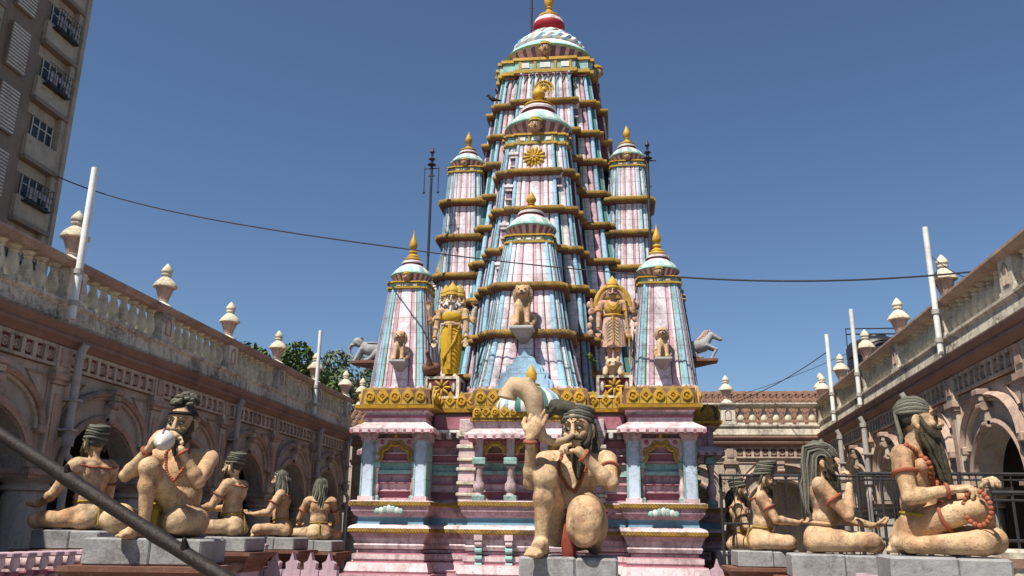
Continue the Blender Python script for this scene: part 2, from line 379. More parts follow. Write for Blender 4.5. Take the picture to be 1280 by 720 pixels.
    m = MB(); m.box(-0.2, L+0.2, 0.2, longback+0.2, 4.05, 4.22, 'interiorwall'); m.box(-0.2, L+0.2, longback, longback+0.2, 0, 4.05, 'interiorwall'); m.box(-0.2, -0.02, 0.35, longback, 0, 4.05, 'interiorwall'); m.box(L+0.02, L+0.2, 0.35, longback, 0, 4.05, 'interiorwall'); m.build('verandah', root)
    dm = None
    for b in range(nb):
        if dm is None:
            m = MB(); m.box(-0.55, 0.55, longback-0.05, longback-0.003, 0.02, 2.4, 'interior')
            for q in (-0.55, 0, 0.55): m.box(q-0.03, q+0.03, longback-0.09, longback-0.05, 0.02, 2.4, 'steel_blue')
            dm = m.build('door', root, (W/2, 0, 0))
        else: dup(dm, root, (b*W+W/2, 0, 0))
    pm = None
    for x, ztop, zoff in pipes:
        if pm is None:
            m = MB(); m.tube([(0, -0.26, 4.08), (0, -0.20, 3.96), (0, -0.19, 3.8), (0, -0.19, 2.75)], 0.055, 'pipe', 10)
            m.tube([(0, -0.20, 2.85), (0, -0.20, 2.70)], 0.08, 'pipe', 10); m.tube([(0, -0.20, 2.75), (0.0, -0.20, 2.6), (0.09, -0.24, 2.5), (0.10, -0.24, 2.35), (0.03, -0.22, 2.2), (0.03, -0.22, 0.1)], 0.05, 'pipe', 10)
            m.tube([(0, -0.20, 3.95), (0, -0.20, 3.87)], 0.07, 'pipe', 10)
            for z in (3.3, 2.9): m.box(-0.09, 0.09, -0.27, -0.02, z, z+0.03, 'pipe')
            pm = m.build('drainpipe', root, (x, 0, 0))
        else: dup(pm, root, (x, 0, 0))
    return root
def make_lotus():
    m = MB(); m.box(-0.10, 0.10, -0.08, 0.08, 0, 0.05, 'limewash'); m.lathe([(0.05, 0.05), (0.05, 0.10), (0.10, 0.13), (0.11, 0.2), (0.07, 0.32), (0.02, 0.42)], 'baluster', 12)
    m.box(-0.03, 0.03, -0.03, 0.03, 0.40, 0.47, 'limewash')
    return m
# left wing: front faces +X, runs along +Y from Y=3 ; finials at Y = 3.0 + 2.5k
wing('arcade_wing', 'shaded arcaded wing with balustraded roof along the left side of the court', (-7.42, 0.5), R(90), 9, 2.51, pipes=((10.2, 4, 0), (15.35, 4, 0), (20.1, 4, 0), (22.45, 4, 0), (5.2, 4, 0)))
# right wing: front faces -X; local x runs towards the camera
ang = math.atan(0.044)
RX = lambda Y: 5.0+(Y-10.4)*0.044
wing('arcade_wing', 'arcaded wing with balustraded roof along the right side of the court', (RX(24.0), 24.0), -R(90)-ang, 8, 2.62, novase=(5,), pipes=((5.4, 4, 0), (8.6, 4, 0), (0.9, 4, 0), (3.0, 4, 0)))
# back wing
wing('arcade_wing', 'low wing across the back of the court with spaced lotus balusters before a tiled roof', (-7.2, 23.8), 0, 5, 2.57, dz=-0.08, tiles=True, sparse=True)
# tiled roof behind the back wing
root = empty('tiled_roof', (0, 0, 0), 0, 'ridged red clay tile roof rising behind the back parapet', 'roof')
m = MB(); x0, x1 = -8, 6.2
m.add([(x0, 24.6, 4.45), (x1, 24.6, 4.45), (x1, 26.6, 5.80), (x0, 26.6, 5.80), (x0, 28.6, 4.45), (x1, 28.6, 4.45)], [(0, 1, 2, 3), (3, 2, 5, 4), (0, 3, 4), (1, 5, 2)], 'tile')
m.box(x0, x1, 24.7, 28.5, 0, 4.4, 'wall'); m.build('roof_body', root)
m = MB()
for r_ in range(7):
    y = 24.62+r_*0.29; z = 4.49+r_*0.196
    x = x0
    while x < x1:
        jz = random.uniform(-0.012, 0.012)
        m.loft([[(x+0.0, y-0.03, z+jz), (x+0.05, y-0.03, z+0.06+jz), (x+0.12, y-0.03, z+0.06+jz), (x+0.17, y-0.03, z+jz)], [(x+0.02, y+0.30, z+0.18), (x+0.06, y+0.30, z+0.23), (x+0.11, y+0.30, z+0.23), (x+0.15, y+0.30, z+0.18)]], 'tile'); x += 0.19
m.build('tile_courses', root)
m = MB(); x = x0
while x < x1:
    m.loft([[(x, 26.6+0.11*math.cos(a), 5.78+0.10*math.sin(a)) for a in [R(k*36) for k in range(6)]], [(x+0.32, 26.6+0.13*math.cos(a), 5.78+0.12*math.sin(a)+random.uniform(0, .01)) for a in [R(k*36) for k in range(6)]]], 'tile'); x += 0.3
m.build('ridge_tiles', root)

# ------------------------------------------------------------------ temple
TX, TY = -1.34, 13.0
temple = empty('temple', (TX, TY, 0), 0, 'towered Hindu temple painted pink, white and blue with ochre ledges and gold finials', 'temple')
# plan of the podium, counter-clockwise seen from above, local coordinates
def plan(a, b, s):
    # a: bay projection shift, b: centre projection shift, s: general inset
    xs = 2.53; P = []
    pts = [(-xs, 0), (-1.53, 0), (-1.53, .5), (-0.80, .5), (-0.80, -.3), (0.92, -.3), (0.92, .5), (1.53, .5), (1.53, 0), (xs, 0),
           (xs, 1.0), (2.2, 1.0), (2.2, 2.0), (3.05, 2.0), (3.05, 3.9), (2.2, 3.9), (2.2, 5.2), (xs, 5.2), (xs, 7.4), (-xs, 7.4),
           (-xs, 5.2), (-2.2, 5.2), (-2.2, 3.9), (-3.05, 3.9), (-3.05, 2.0), (-2.2, 2.0), (-2.2, 1.0), (-xs, 1.0)]
    return pts
P0 = plan(0, 0, 0)
PB = [(-2.43, .22), (-1.63, .22), (-1.63, .6), (-0.70, .6), (-0.70, .25), (0.82, .25), (0.82, .6), (1.63, .6), (1.63, .22), (2.43, .22),
      (2.43, .9), (2.1, .9), (2.1, 2.2), (2.75, 2.2), (2.75, 3.7), (2.1, 3.7), (2.1, 5.3), (2.43, 5.3), (2.43, 7.3), (-2.43, 7.3),
      (-2.43, 5.3), (-2.1, 5.3), (-2.1, 3.7), (-2.75, 3.7), (-2.75, 2.2), (-2.1, 2.2), (-2.1, .9), (-2.43, .9)]
m = MB()
base = [(0.30, 0, 'palepink'), (0.30, 0.55, 'groove'), (0.24, 0.57, 'palepink'), (0.24, 0.85, 'groove'), (0.20, 0.87, 'pinkwall'), (0.18, 1.06, 'deeppink'), (0.12, 1.075, 'palepink'), (0.135, 1.10, 'palepink'), (0.10, 1.22, 'deeppink'), (0.03, 1.24, 'palepink'), (0.05, 1.27, 'palepink'),
        (0.05, 1.34, 'deeppink'), (-0.02, 1.36, 'palepink'), (-0.02, 1.40, 'groove'), (0.02, 1.415, 'palepink'), (0.04, 1.47, 'palepink'), (0.02, 1.50, 'palepink'), (0.045, 1.57, 'pinkwall'), (0.09, 1.64, 'goldband'), (0.12, 1.66, 'ochre'), (0.12, 1.71, 'palepink'),
        (0.09, 1.745, 'palepink'), (0.01, 1.77, 'steel_blue'), (0.0, 1.85, 'steel_blue'), (0.01, 1.875, 'pinkwall'), (0.05, 1.90, 'pinkwall'), (0.09, 1.96, 'pinkwall'), (0.10, 2.03, 'goldband'), (0.13, 2.045, 'ochre'), (0.13, 2.10, 'palepink'), (0.08, 2.115, 'palepink')]
m.sweep(P0, [(o, z) for o, z, _ in base], [q[2] for q in base]); m.build('podium', temple, angle=25)
m = MB(); bodyp = []
z = 2.10; k = 0
seq = ['pinkwall', 'deeppink', 'pinkwall', 'palepink', 'deeppink', 'pinkwall', 'mint', 'mint', 'pinkwall', 'deeppink', 'palepink', 'pinkwall', 'deeppink', 'pinkwall']
hts = [.06, .10, .02, .10, .02, .12, .06, .12, .03, .10, .02, .12, .10, .12, .3]
for k, h in enumerate(hts):
    o = 0.0 if k % 2 else 0.05
    bodyp += [(o, z, seq[k % len(seq)]), (o, z+h-0.004, 'deeppink')]; z += h
bodyp.append((0.0, 3.45, 'pinkwall'))
m.sweep(PB, [(o, z) for o, z, _ in bodyp], [q[2] for q in bodyp]); m.build('sanctum_wall', temple, angle=25)
# top entablature and gold crest
m = MB()
ent = [(-0.05, 3.40, 'pinkwall'), (0.0, 3.44, 'palepink'), (0.02, 3.47, 'deeppink'), (0.03, 3.485, 'ochre'), (0.12, 3.50, 'gold'), (0.13, 3.545, 'ochre'), (0.06, 3.56, 'brownstone'), (0.03, 3.80, 'ochre'), (0.0, 3.83, 'ochre'), (-0.12, 3.84, 'pinkwall')]
PT = [(x, max(y, 0.12) if -.81 < x < .93 and y < .3 else y) for x, y in P0]
m.sweep(PT, [(o, z) for o, z, _ in ent], [q[2] for q in ent]); m.build('entablature', temple, angle=25)
def crest(m, A, B, z, h, off=0.06, step=0.19):
    A, B = Vector(A), Vector(B); d = B-A; L = d.length; d.normalize(); n_ = Vector((d.y, -d.x)); k = max(1, round(L/step)); st = L/k
    Rm = Matrix(((d.x, -n_.x, 0, 0), (d.y, -n_.y, 0, 0), (0, 0, 1, 0), (0, 0, 0, 1)))
    for i in range(k):
        c = A + d*(st*(i+0.5)) + n_*off
        M = Matrix.Translation((c.x, c.y, z)) @ Rm
        # pointed petal plate
        q = st*0.48
        o = [(-q, 0), (q, 0), (q, h*0.55), (q*0.55, h*0.85), (0, h*1.12), (-q*0.55, h*0.85), (-q, h*0.55)]
        m.loft([[(x, 0.0, zz) for x, zz in o], [(x, -0.03, zz) for x, zz in o]], 'goldband', M=M)
        r = h*0.30; T = M @ Matrix.Translation((0, -0.03, h*0.5)) @ Matrix.Rotation(R(90), 4, 'X')
        if i % 2 == 0: m.lathe([(r, 0), (r, 0.025), (r*0.62, 0.03), (r*0.55, 0.008), (r*.3, .008), (r*.25, .03)], 'gold', 12, M=T)
        else: m.lathe([(r*1.15, 0), (r*1.15, 0.02), (r*0.62, 0.022), (r*0.5, 0.004), (r*.3, .004), (r*.2, .03)], 'gold', 4, M=T)
for i in list(range(0, 9)) + [9, 10, 11, 12, 13, 26, 27]:
    a, b = PT[i], PT[(i+1) % len(PT)]
    if i in (3, 5): continue
    m = MB(); crest(m, a, b, 3.56, 0.25); m.build('gold_crest', temple)
# eaves (sloping chhajja slabs)
def chhajja(m, x0, x1, y0, z, d=0.22, side=0.18, depth=0.7, th=0.045, rise=0.115):
    # slab sloping outward round three sides
    o = [(x0-side, y0-d), (x1+side, y0-d), (x1+side, y0+depth), (x0-side, y0+depth)]
    i_ = [(x0, y0), (x1, y0), (x1, y0+depth), (x0, y0+depth)]
    rings = [[(x, y, z) for x, y in i_], [(x, y, z-0.02) for x, y in o], [(x, y, z+th) for x, y in o], [(x, y, z+th+rise) for x, y in i_]]
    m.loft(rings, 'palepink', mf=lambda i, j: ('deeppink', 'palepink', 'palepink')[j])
    n = int((x1-x0+2*side)/0.14)
    for k in range(n+1):
        x = x0-side+0.03+k*(x1-x0+2*side-0.06)/n; m.box(x-0.02, x+0.02, y0-d-0.006, y0-d+0.03, z-0.035, z+th*0.5, 'deeppink')
def pilaster(m, x, y, w, d, z0, z1):
    m.box(x-w/2, x+w/2, y-d, y+0.3, z0, z1, 'bluewall')
    m.box(x-w/2-0.010, x-w/2+0.012, y-d-0.008, y+0.25, z0+.06, z1-.06, 'mint'); m.box(x+w/2-0.012, x+w/2+0.010, y-d-0.008, y+0.25, z0+.06, z1-.06, 'mint')
    m.box(x-w/2-0.03, x+w/2+0.03, y-d-0.03, y+0.28, z0, z0+0.06, 'palepink'); m.box(x-w/2-0.03, x+w/2+0.03, y-d-0.03, y+0.28, z1-0.06, z1, 'palepink'); m.box(x-w/2-0.05, x+w/2+0.05, y-d-0.05, y+0.27, z1, z1+0.05, 'palepink')
def cusped(x0, x1, zs, zt, n=5):
    pts = []; c = (x0+x1)/2; w = (x1-x0)/2
    for i in range(n*6+1):
        t = i/(n*6); a = math.pi*(1-t); k = 1-0.13*abs(math.sin(math.pi*t*n))
        pts.append((c+w*math.cos(a)*(k if 0 < i < n*6 else 1), zs+(zt-zs)*math.sin(a)*k))
    return pts
def niche_panel(m, x0, x1, z0, zt, ax0, ax1, zs, za, y, th=0.05, mt='palepink'):
    p = cusped(ax0, ax1, zs, za); n = len(p)
    for i in range(n-1):
        (a, b), (c, d) = p[i], p[i+1]
        m.loft([[(a, y, b), (c, y, d), (c, y, zt), (a, y, zt)], [(a, y+th, b), (c, y+th, d), (c, y+th, zt), (a, y+th, zt)]], mt)
    m.box(x0, ax0, y, y+th, z0, zt, mt); m.box(ax1, x1, y, y+th, z0, zt, mt)
    rings = []
    strip_along(m, p, 0.045, 0.035, 'goldband', y=y)
    strip_along(m, [((x-(ax0+ax1)/2)*1.22+(ax0+ax1)/2, (z-zs)*1.20+zs) for x, z in p[3:-3]], 0.03, 0.02, 'goldband', y=y)
    cx = (ax0+ax1)/2; m.ell((cx, y-0.02, za+0.11), (0.03, 0.02, 0.05), 'gold', seg=8, rings=6)
    for s_ in (-1, 1): m.ell((cx+s_*(ax1-ax0)*0.42, y-0.01, za+0.02), (0.035, 0.015, 0.035), 'deeppink', seg=10, rings=6)
def colonette(m, x, y, z0, z1, r):
    h = z1-z0
    m.box(x-r*1.25, x+r*1.25, y-r*1.25, y+r*1.25, z0, z0+h*.12, 'mint', bev=.008)
    m.lathe([(r, h*.12), (r*.8, h*.18), (r*1.15, h*.25), (r*1.15, h*.38), (r*.7, h*.46), (r*.65, h*.6), (r*.85, h*.78), (r*1.1, h*.80), (r*.8, h*.84)], 'palepink', 12, c=(x, y, z0))
    m.box(x-r*1.3, x+r*1.3, y-r*1.3, y+r*1.3, z0+h*.84, z1, 'mint', bev=.008)
for cx in (-2.03, 2.03):
    bay = empty('corner_bay', (cx, 0, 0), parent=temple)
    for s_ in (-1, 1): m = MB(); pilaster(m, 0, 0.20, 0.175, 0.17, 2.12, 3.08); m.build('pilaster', bay, (s_*0.415, 0, 0))
    m = MB(); niche_panel(m, -0.335, 0.335, 2.7, 3.06, -0.25, 0.25, 2.70, 2.98, 0.10); m.build('niche_arch', bay)
    for s_ in (-1, 1): m = MB(); colonette(m, 0, 0.14, 2.12, 2.72, 0.04); m.build('colonette', bay, (s_*0.29, 0, 0))
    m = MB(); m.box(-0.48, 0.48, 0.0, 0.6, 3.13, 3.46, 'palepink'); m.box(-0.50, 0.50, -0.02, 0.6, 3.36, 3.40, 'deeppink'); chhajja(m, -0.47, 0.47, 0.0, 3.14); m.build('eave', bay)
    m = MB()
    for a in range(-3, 4): m.ell((0.06*a, -0.115, 1.99-0.012*abs(a)), (0.045, 0.03, 0.07-0.008*abs(a)), 'mint' if a % 2 else 'shell', seg=8, rings=6)
    m.build('shell_ornament', bay)
# side porches
for s_ in (-1, 1):
    bay = empty('side_porch', (s_*2.6, 2.0, 0), parent=temple)
    for x in (-0.35, 0.35):
        m = MB(); colonette(m, 0, 0.0, 2.12, 2.95, 0.07); m.build('column', bay, (x, 0, 0))
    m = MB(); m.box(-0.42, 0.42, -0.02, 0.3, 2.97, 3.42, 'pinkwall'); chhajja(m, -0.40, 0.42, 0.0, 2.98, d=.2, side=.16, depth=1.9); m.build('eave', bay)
# central balcony
bal = empty('balcony', (0.06, -0.3, 0), parent=temple)
colm = None
for x in (-0.72, -0.25, 0.25, 0.72):
    if colm is None: m = MB(); colonette(m, 0, 0.10, 2.12, 2.74, 0.075); m.box(-0.06, 0.06, 0.04, 0.16, 2.74, 3.02, 'palepink'); colm = m.build('column', bal, (x, 0, 0))
    else: dup(colm, bal, (x, 0, 0))
m = MB()
for x0 in (-0.66, -0.19, 0.31):
    niche_panel(m, x0, x0+0.35, 2.78, 3.02, x0+0.02, x0+0.33, 2.78, 2.95, 0.07, mt='deeppink')
m.build('arches', bal)
m = MB(); m.box(-0.80, 0.80, 0.02, 0.9, 3.02, 3.28, 'palepink'); chhajja(m, -0.80, 0.80, 0.02, 3.03, d=0.14, side=0.12, rise=0.09); m.box(-0.86, 0.86, -0.04, 0.9, 3.27, 3.32, 'ochre'); m.build('eave', bal)
m = MB(); crest(m, (-0.82, -0.01), (0.82, -0.01), 3.32, 0.17, 0.02, 0.135); m.box(-0.82, 0.82, 0.0, 0.8, 3.30, 3.42, 'pinkwall'); m.build('gold_crest', bal)
m = MB()
m.lathe([(0.50, 0), (0.53, 0.06), (0.52, 0.16), (0.44, 0.30), (0.30, 0.40), (0.12, 0.45), (0.08, 0.46)], None, 32, c=(0.02, 0.38, 3.40), mf=lambda i, j: ('blue', 'whitehair', 'teal', 'whitehair')[i % 4], flute=0.03); m.build('striped_dome', bal)
m = MB(); m.lathe([(0.13, 0), (0.14, 0.04), (0.07, 0.07), (0.06, 0.10), (0.085, 0.13), (0.085, 0.22), (0.04, 0.30), (0.01, 0.36)], 'gold', 14, c=(0.02, 0.38, 3.84)); m.build('finial', bal)
brm = None
for x in (-0.68, -0.24, 0.20, 0.62):
    if brm is None:
        m = MB()
        for k in range(5): m.tube([(-0.05, -0.05+0.012*k, 1.52-0.10*k), (0.05, -0.05+0.012*k, 1.52-0.10*k)], 0.05-0.004*k, 'mint' if k else 'palepink', 10)
        m.box(-0.06, 0.06, -0.11, 0.1, 1.56, 1.64, 'palepink'); brm = m.build('bracket', bal, (x, -0.04, 0))
    else: dup(brm, bal, (x, -0.04, 0))
m = MB(); m.ell((0.42, -0.13, 1.97), (0.14, 0.05, 0.10), 'limewash', seg=14); 
for k in range(9):
    a = math.pi*k/8; m.ell((0.42+0.15*math.cos(a), -0.13, 1.95+0.11*math.sin(a)), (0.035, 0.03, 0.035), 'limewash', seg=8, rings=6)
m.build('shell_ornament', bal)
# moulded cream pilasters beside the balcony
for x in (-0.94, 1.06):
    m = MB(); zz = 2.12
    for k, h in enumerate([.08, .05, .12, .05, .16, .05, .10, .05, .14, .06, .12, .08, .2]):
        o = (0.13, 0.16, 0.12, 0.15)[k % 4]; m.box(x-o, x+o, 0.42-o, 0.7, zz, zz+h, ('palepink', 'limewash', 'pinkwall', 'limewash')[k % 4], bev=.01); zz += h
    m.build('moulded_pilaster', temple)
# small white eave stubs in the recesses
for x0, x1 in ((-1.50, -0.84), (0.96, 1.50)):
    m = MB(); m.box(x0, x1, 0.38, 0.6, 3.18, 3.22, 'whitehair'); 
    for k in range(4): 
        x = x0+0.08+k*(x1-x0-0.16)/3; m.box(x-0.035, x+0.035, 0.33, 0.6, 3.08, 3.17, 'palestone', bev=.01)
    m.box(x0, x1, 0.42, 0.62, 3.24, 3.44, 'deeppink'); m.build('eave_stub', temple)

# --- spires
PAT_S = ([(.11, 'white', .02), (.02, 'groove', 0), (.07, 'pink', .01), (.10, 'white', .025), (.02, 'groove', 0), (.09, 'white', .015), (.09, 'blue', .035)],
         [(.03, 'groove', 0), (.05, 'mint', .02), (.12, 'white', .02), (.02, 'groove', 0), (.08, 'blue', .03)])
PAT_L = ([(.07, 'white', .012), (.015, 'groove', 0), (.05, 'pink', .01), (.07, 'white', .018), (.015, 'groove', 0), (.05, 'blue', .02), (.07, 'white', .012), (.015, 'groove', 0), (.05, 'pink', .01), (.05, 'white', .012), (.06, 'blue', .03)],
         [(.03, 'groove', 0), (.04, 'mint', .02), (.08, 'white', .014), (.015, 'groove', 0), (.07, 'pink', .012), (.015, 'groove', 0), (.07, 'blue', .025)])
PAT_T = ([(.17, 'white', .02), (.02, 'groove', 0), (.09, 'pink', .0), (.06, 'white', .02), (.02, 'groove', 0), (.07, 'mint', .02), (.08, 'blue', .035)],
         [(.03, 'groove', 0), (.08, 'blue', .03), (.09, 'white', .02), (.02, 'groove', 0), (.08, 'pink', .02)])
def face_points(pat, d2=0.86, h=.5, c=.8):
    # one face (front, y=-1) from x=-0.8 to 0.8 ; returns points and material per edge
    cen, side = pat; sc_ = h/sum(q[0] for q in cen); ss = (c-h)/sum(q[0] for q in side)
    half = []; x = 0
    for wd, mt, b in cen: half.append((x, x+wd*sc_, 1.0, mt, b)); x += wd*sc_
    x = h
    for wd, mt, b in side: half.append((x, x+wd*ss, d2, mt, b)); x += wd*ss
    strips = [(-b_, -a, d, mt, h) for a, b_, d, mt, h in reversed(half)] + half
    # merge the two centre strips
    i = len(half)-1; a = strips[i]; b_ = strips[i+1]; strips[i:i+2] = [(a[0], b_[1], a[2], a[3], a[4])]
    pts = []; ms = []
    for (a, b_, d, mt, hh) in strips:
        w_ = b_-a
        if hh > 0:
            p = [(a, -d), (a+w_*0.18, -(d+hh*0.75)), (a+w_*0.5, -(d+hh)), (b_-w_*0.18, -(d+hh*0.75))]
        else: p = [(a, -(d-0.012))]
        for q in p: pts.append(q); ms.append(mt)
        if hh == 0: pts.append((b_, -(d-0.012))); ms.append(mt)
        elif True: pts.append((b_, -d)); ms.append('groove')
    return pts, ms
def ring_plan(pat, d2=0.86, h=.5, c_=.8):
    pts, ms = face_points(pat, d2, h, c_); out = []; om = []
    for k in range(4):
        c, s_ = [(1, 0), (0, 1), (-1, 0), (0, -1)][k]
        for (x, y), mm in zip(pts, ms): out.append((x*c-y*s_, x*s_+y*c)); om.append(mm)
        om[-1] = 'teal'
        out.append((c_*c+c_*s_, c_*s_-c_*c)); om.append('teal')
    return out, om
def block_plan(w, d2=0.86, h=.5, q=.8):
    f = [(-q, -d2), (-h, -d2), (-h, -1), (h, -1), (h, -d2), (q, -d2), (q, -q)]
    out = []
    for c, s_ in [(1, 0), (0, 1), (-1, 0), (0, -1)]:
        for x, y in f: out.append(((x*c-y*s_)*w, (x*s_+y*c)*w))
    return out
def wlerp(levels, z):
    for (z0, w0), (z1, w1) in zip(levels, levels[1:]):
        if z0 <= z <= z1: return w0+(w1-w0)*(z-z0)/(z1-z0)
    return levels[-1][1]
def make_mask():
    m = MB(); m.ell((0, -0.2, 0.0), (0.62, 0.55, 0.8), 'skin', seg=16, rings=12); m.ell((0, -0.78, -0.08), (0.11, 0.12, 0.22), 'skin', seg=8, rings=6)
    for s_ in (-1, 1):
        m.ell((s_*0.25, -0.68, 0.14), (0.16, 0.06, 0.07), 'eyewhite', seg=8, rings=6); m.ell((s_*0.25, -0.73, 0.14), (0.06, 0.03, 0.06), 'black', seg=8, rings=6)
        m.tube([(s_*0.08, -0.72, 0.27), (s_*0.27, -0.69, 0.34), (s_*0.42, -0.58, 0.27)], 0.035, 'black', 6)
        m.ell((s_*0.66, -0.1, -0.02), (0.12, 0.16, 0.26), 'gold', seg=8, rings=6)
    m.ell((0, -0.68, -0.38), (0.2, 0.08, 0.06), 'redcloth', seg=8, rings=6)
    m.lathe([(0.64, 0.3), (0.74, 0.42), (0.70, 0.55), (0.60, 0.65), (0.62, 0.75), (0.25, 1.0)], 'goldband', 14, c=(0, -0.1, 0), flute=.05)
    return m
mask_proto = None
def mask(parent, x, y, z, s_, rz=0):
    global mask_proto
    if mask_proto is None: mask_proto = make_mask().build('mask', parent, (x, y, z), rz, scale=s_); return mask_proto
    return dup(mask_proto, parent, (x, y, z), rz, s_)
def spire(name, x, y, levels, ledges, pat, capr=None, finial=0.75, medal=None, lh=0.12, masks=(0,), entw=1.0, zc=None, cap_=True, fin_style=0, shp=(.86, .5, .8)):
    grp = empty(name, (x, y, 0), parent=temple)
    pts, ms = ring_plan(pat, *shp); z0 = levels[0][0]; z1 = levels[-1][0]
    zs = sorted(set([z0, z0+0.10, z0+0.101] + [q[0] for q in levels] + list(ledges)))
    rings = []; 
    for z in zs:
        w_ = wlerp(levels, z)*(1.03 if z <= z0+0.10 else 1); rings.append([(px*w_, py*w_, z) for px, py in pts])
    m = MB(); m.loft(rings, 'white', mf=lambda i, j: 'palepink' if zs[j] < z0+0.09 else ms[i]); m.build('spire_body', grp, angle=28)
    for z in ledges:
        w_ = wlerp(levels, z); m = MB(); bp = block_plan(w_, *shp)
        pr = [(-0.01, z-.085), (.055, z-.085), (.105, z-.055), (.128, z-.01), (.118, z+.035), (.07, z+.062), (-0.02, z+.072)]
        m.sweep(bp, pr, ['groove', 'brownstone', 'ochre', 'ochre', 'ochre', 'ochre']); m.build('ledge', grp, angle=60)
    if not cap_: return grp
    r = capr or levels[-1][1]; z = z1
    m = MB(); bp = block_plan(r*entw, 0.93, .6, .85)
    hE = 0.36*r
    m.sweep(bp, [(0.0, z-.01), (0.03, z), (0.03, z+hE*.22), (0.0, z+hE*.25), (0.0, z+hE*.78), (0.035, z+hE*.82), (0.035, z+hE), (-.05, z+hE+.005)], ['goldband', 'goldband', 'ochre', 'mint', 'ochre', 'gold', 'goldband'])
    for c, s_ in [(1, 0), (0, 1), (-1, 0), (0, -1)]:
        M = Matrix(((c, -s_, 0, 0), (s_, c, 0, 0), (0, 0, 1, 0), (0, 0, 0, 1)))
        for q in (-0.42, 0.0, 0.42):
            m.box(q*r*entw-0.11*r, q*r*entw+0.11*r, -r*entw-0.012, -r*entw+0.05, z+hE*.35, z+hE*.68, 'whitehair', M=M)
        for q in (-0.5, -.2, .2, 0.5): m.box(q*r*entw-0.03*r, q*r*entw+0.03*r, -r*entw-0.02, -r*entw+0.05, z+hE*.22, z+hE*.82, 'goldband', M=M)
    m.build('entablature', grp, angle=30)
    m = MB(); Q = z+hE
    if fin_style != 2:
        pr = [(0.80*r, 0), (0.84*r, 0.112*r), (0.98*r, 0.336*r), (1.04*r, 0.420*r)]
        m.lathe(pr, None, 40, c=(0, 0, Q), mf=lambda i, j: 'purple' if i % 2 else 'pink', flute=-0.05)
        m.lathe([(1.04*r, 0.420*r), (1.07*r, 0.469*r), (1.05*r, 0.542*r), (.97*r, 0.591*r)], 'mint', 40, c=(0, 0, Q))
        m.lathe([(.97*r, 0.591*r), (.88*r, 0.737*r), (.74*r, 0.884*r)], None, 40, c=(0, 0, Q), mf=lambda i, j: 'whitehair' if i % 4 < 2 else 'mint', flute=0.02)
        m.lathe([(.74*r, 0.884*r), (.66*r, 0.957*r), (.48*r, 1.079*r), (.46*r, 1.115*r)], 'palepink', 32, c=(0, 0, Q))
        m.lathe([(.46*r, 1.115*r), (.55*r, 1.152*r), (.56*r, 1.225*r), (.50*r, 1.286*r), (.44*r, 1.298*r), (.46*r, 1.335*r), (.40*r, 1.396*r)], None, 28, c=(0, 0, Q), mf=lambda i, j: ('groove', 'whitehair', 'palepink', 'groove', 'ochre', 'ochre')[min(j, 5)])
        zf = Q+1.36*r
    else:
        D = lambda L: [(p*r, q*r) for p, q in L]
        m.lathe(D([(.78, 0), (.84, .08), (1.0, .28), (1.03, .34)]), None, 56, c=(0, 0, Q), mf=lambda i, j: 'purple' if i % 2 else 'pink', flute=-0.05)
        m.lathe(D([(1.03, .34), (1.07, .37), (1.0, .45)]), 'mint', 48, c=(0, 0, Q))
        m.lathe(D([(1.0, .45), (.93, .54), (.80, .64)]), None, 48, c=(0, 0, Q), mf=lambda i, j: 'whitehair' if j == 1 or i % 12 < 6 else 'mint')
        m.lathe(D([(.80, .63), (.74, .66)]), 'groove', 48, c=(0, 0, Q))
        m.lathe(D([(.74, .65), (.80, .71), (.79, .80), (.70, .90), (.56, .96)]), None, 48, c=(0, 0, Q), mf=lambda i, j: ('blue', 'whitehair', 'whitehair')[i % 3], flute=0.04, twist=1.0)
        m.lathe(D([(.50, .95), (.55, 1.0), (.53, 1.07), (.44, 1.15), (.34, 1.18)]), None, 36, c=(0, 0, Q), mf=lambda i, j: ('deeppink', 'whitehair', 'mint')[i % 3], flute=0.04, twist=1.0)
        m.lathe(D([(.34, 1.17), (.27, 1.21), (.25, 1.25), (.33, 1.31), (.37, 1.40), (.36, 1.47)]), 'red', 28, c=(0, 0, Q))
        m.lathe(D([(.36, 1.47), (.33, 1.56), (.24, 1.64), (.15, 1.68)]), 'palepink', 28, c=(0, 0, Q))
        zf = Q+1.66*r
    m.build('dome', grp, angle=40)
    m = MB(); F = finial
    if fin_style == 1:   # stacked rings and a slender bud
        m.lathe([(.46, 0), (.50, .03), (.46, .07), (.34, .09), (.36, .13), (.30, .17), (.20, .20), (.22, .24), (.26, .27), (.22, .31), (.12, .34), (.12, .37), (.22, .42), (.25, .50), (.20, .62), (.11, .75), (.04, .88), (.008, 1.0)], 'gold', 18, M=Matrix.Translation((0, 0, zf)) @ Matrix.Diagonal((r*.85, r*.85, F, 1)))
    else:
        m.lathe([(.50, 0), (.50, .05), (.38, .08), (.30, .14), (.16, .22), (.12, .28), (.17, .32), (.12, .36), (.17, .42), (.22, .52), (.22, .60), (.15, .75), (.06, .90), (.01, 1.0)], 'gold', 18, M=Matrix.Translation((0, 0, zf)) @ Matrix.Diagonal((r*(.95 if fin_style != 2 else .5),)*2+(F, 1)))
    m.build('finial', grp)
    for k in masks:
        a = k*math.pi/2; d = r*0.98
        d = r*1.08; mask(grp, d*math.sin(a), -d*math.cos(a), Q+.20*r, r*(.28 if fin_style != 2 else .18), a)
    return grp
X = lambda v: v-TX
# great spire
C_LV = [(3.84, 1.98), (4.98, 1.80), (6.67, 1.567), (8.12, 1.39), (9.49, 1.25), (10.21, 1.17), (10.96, 1.06)]
spC = spire('great_spire', X(-1.29), 4.0, C_LV, [4.4, 5.15, 5.9, 6.67, 7.43, 8.12, 8.84, 9.49, 10.21], PAT_L, capr=0.98, finial=0.8, fin_style=2, masks=(0, 1, 2, 3), entw=1.08)
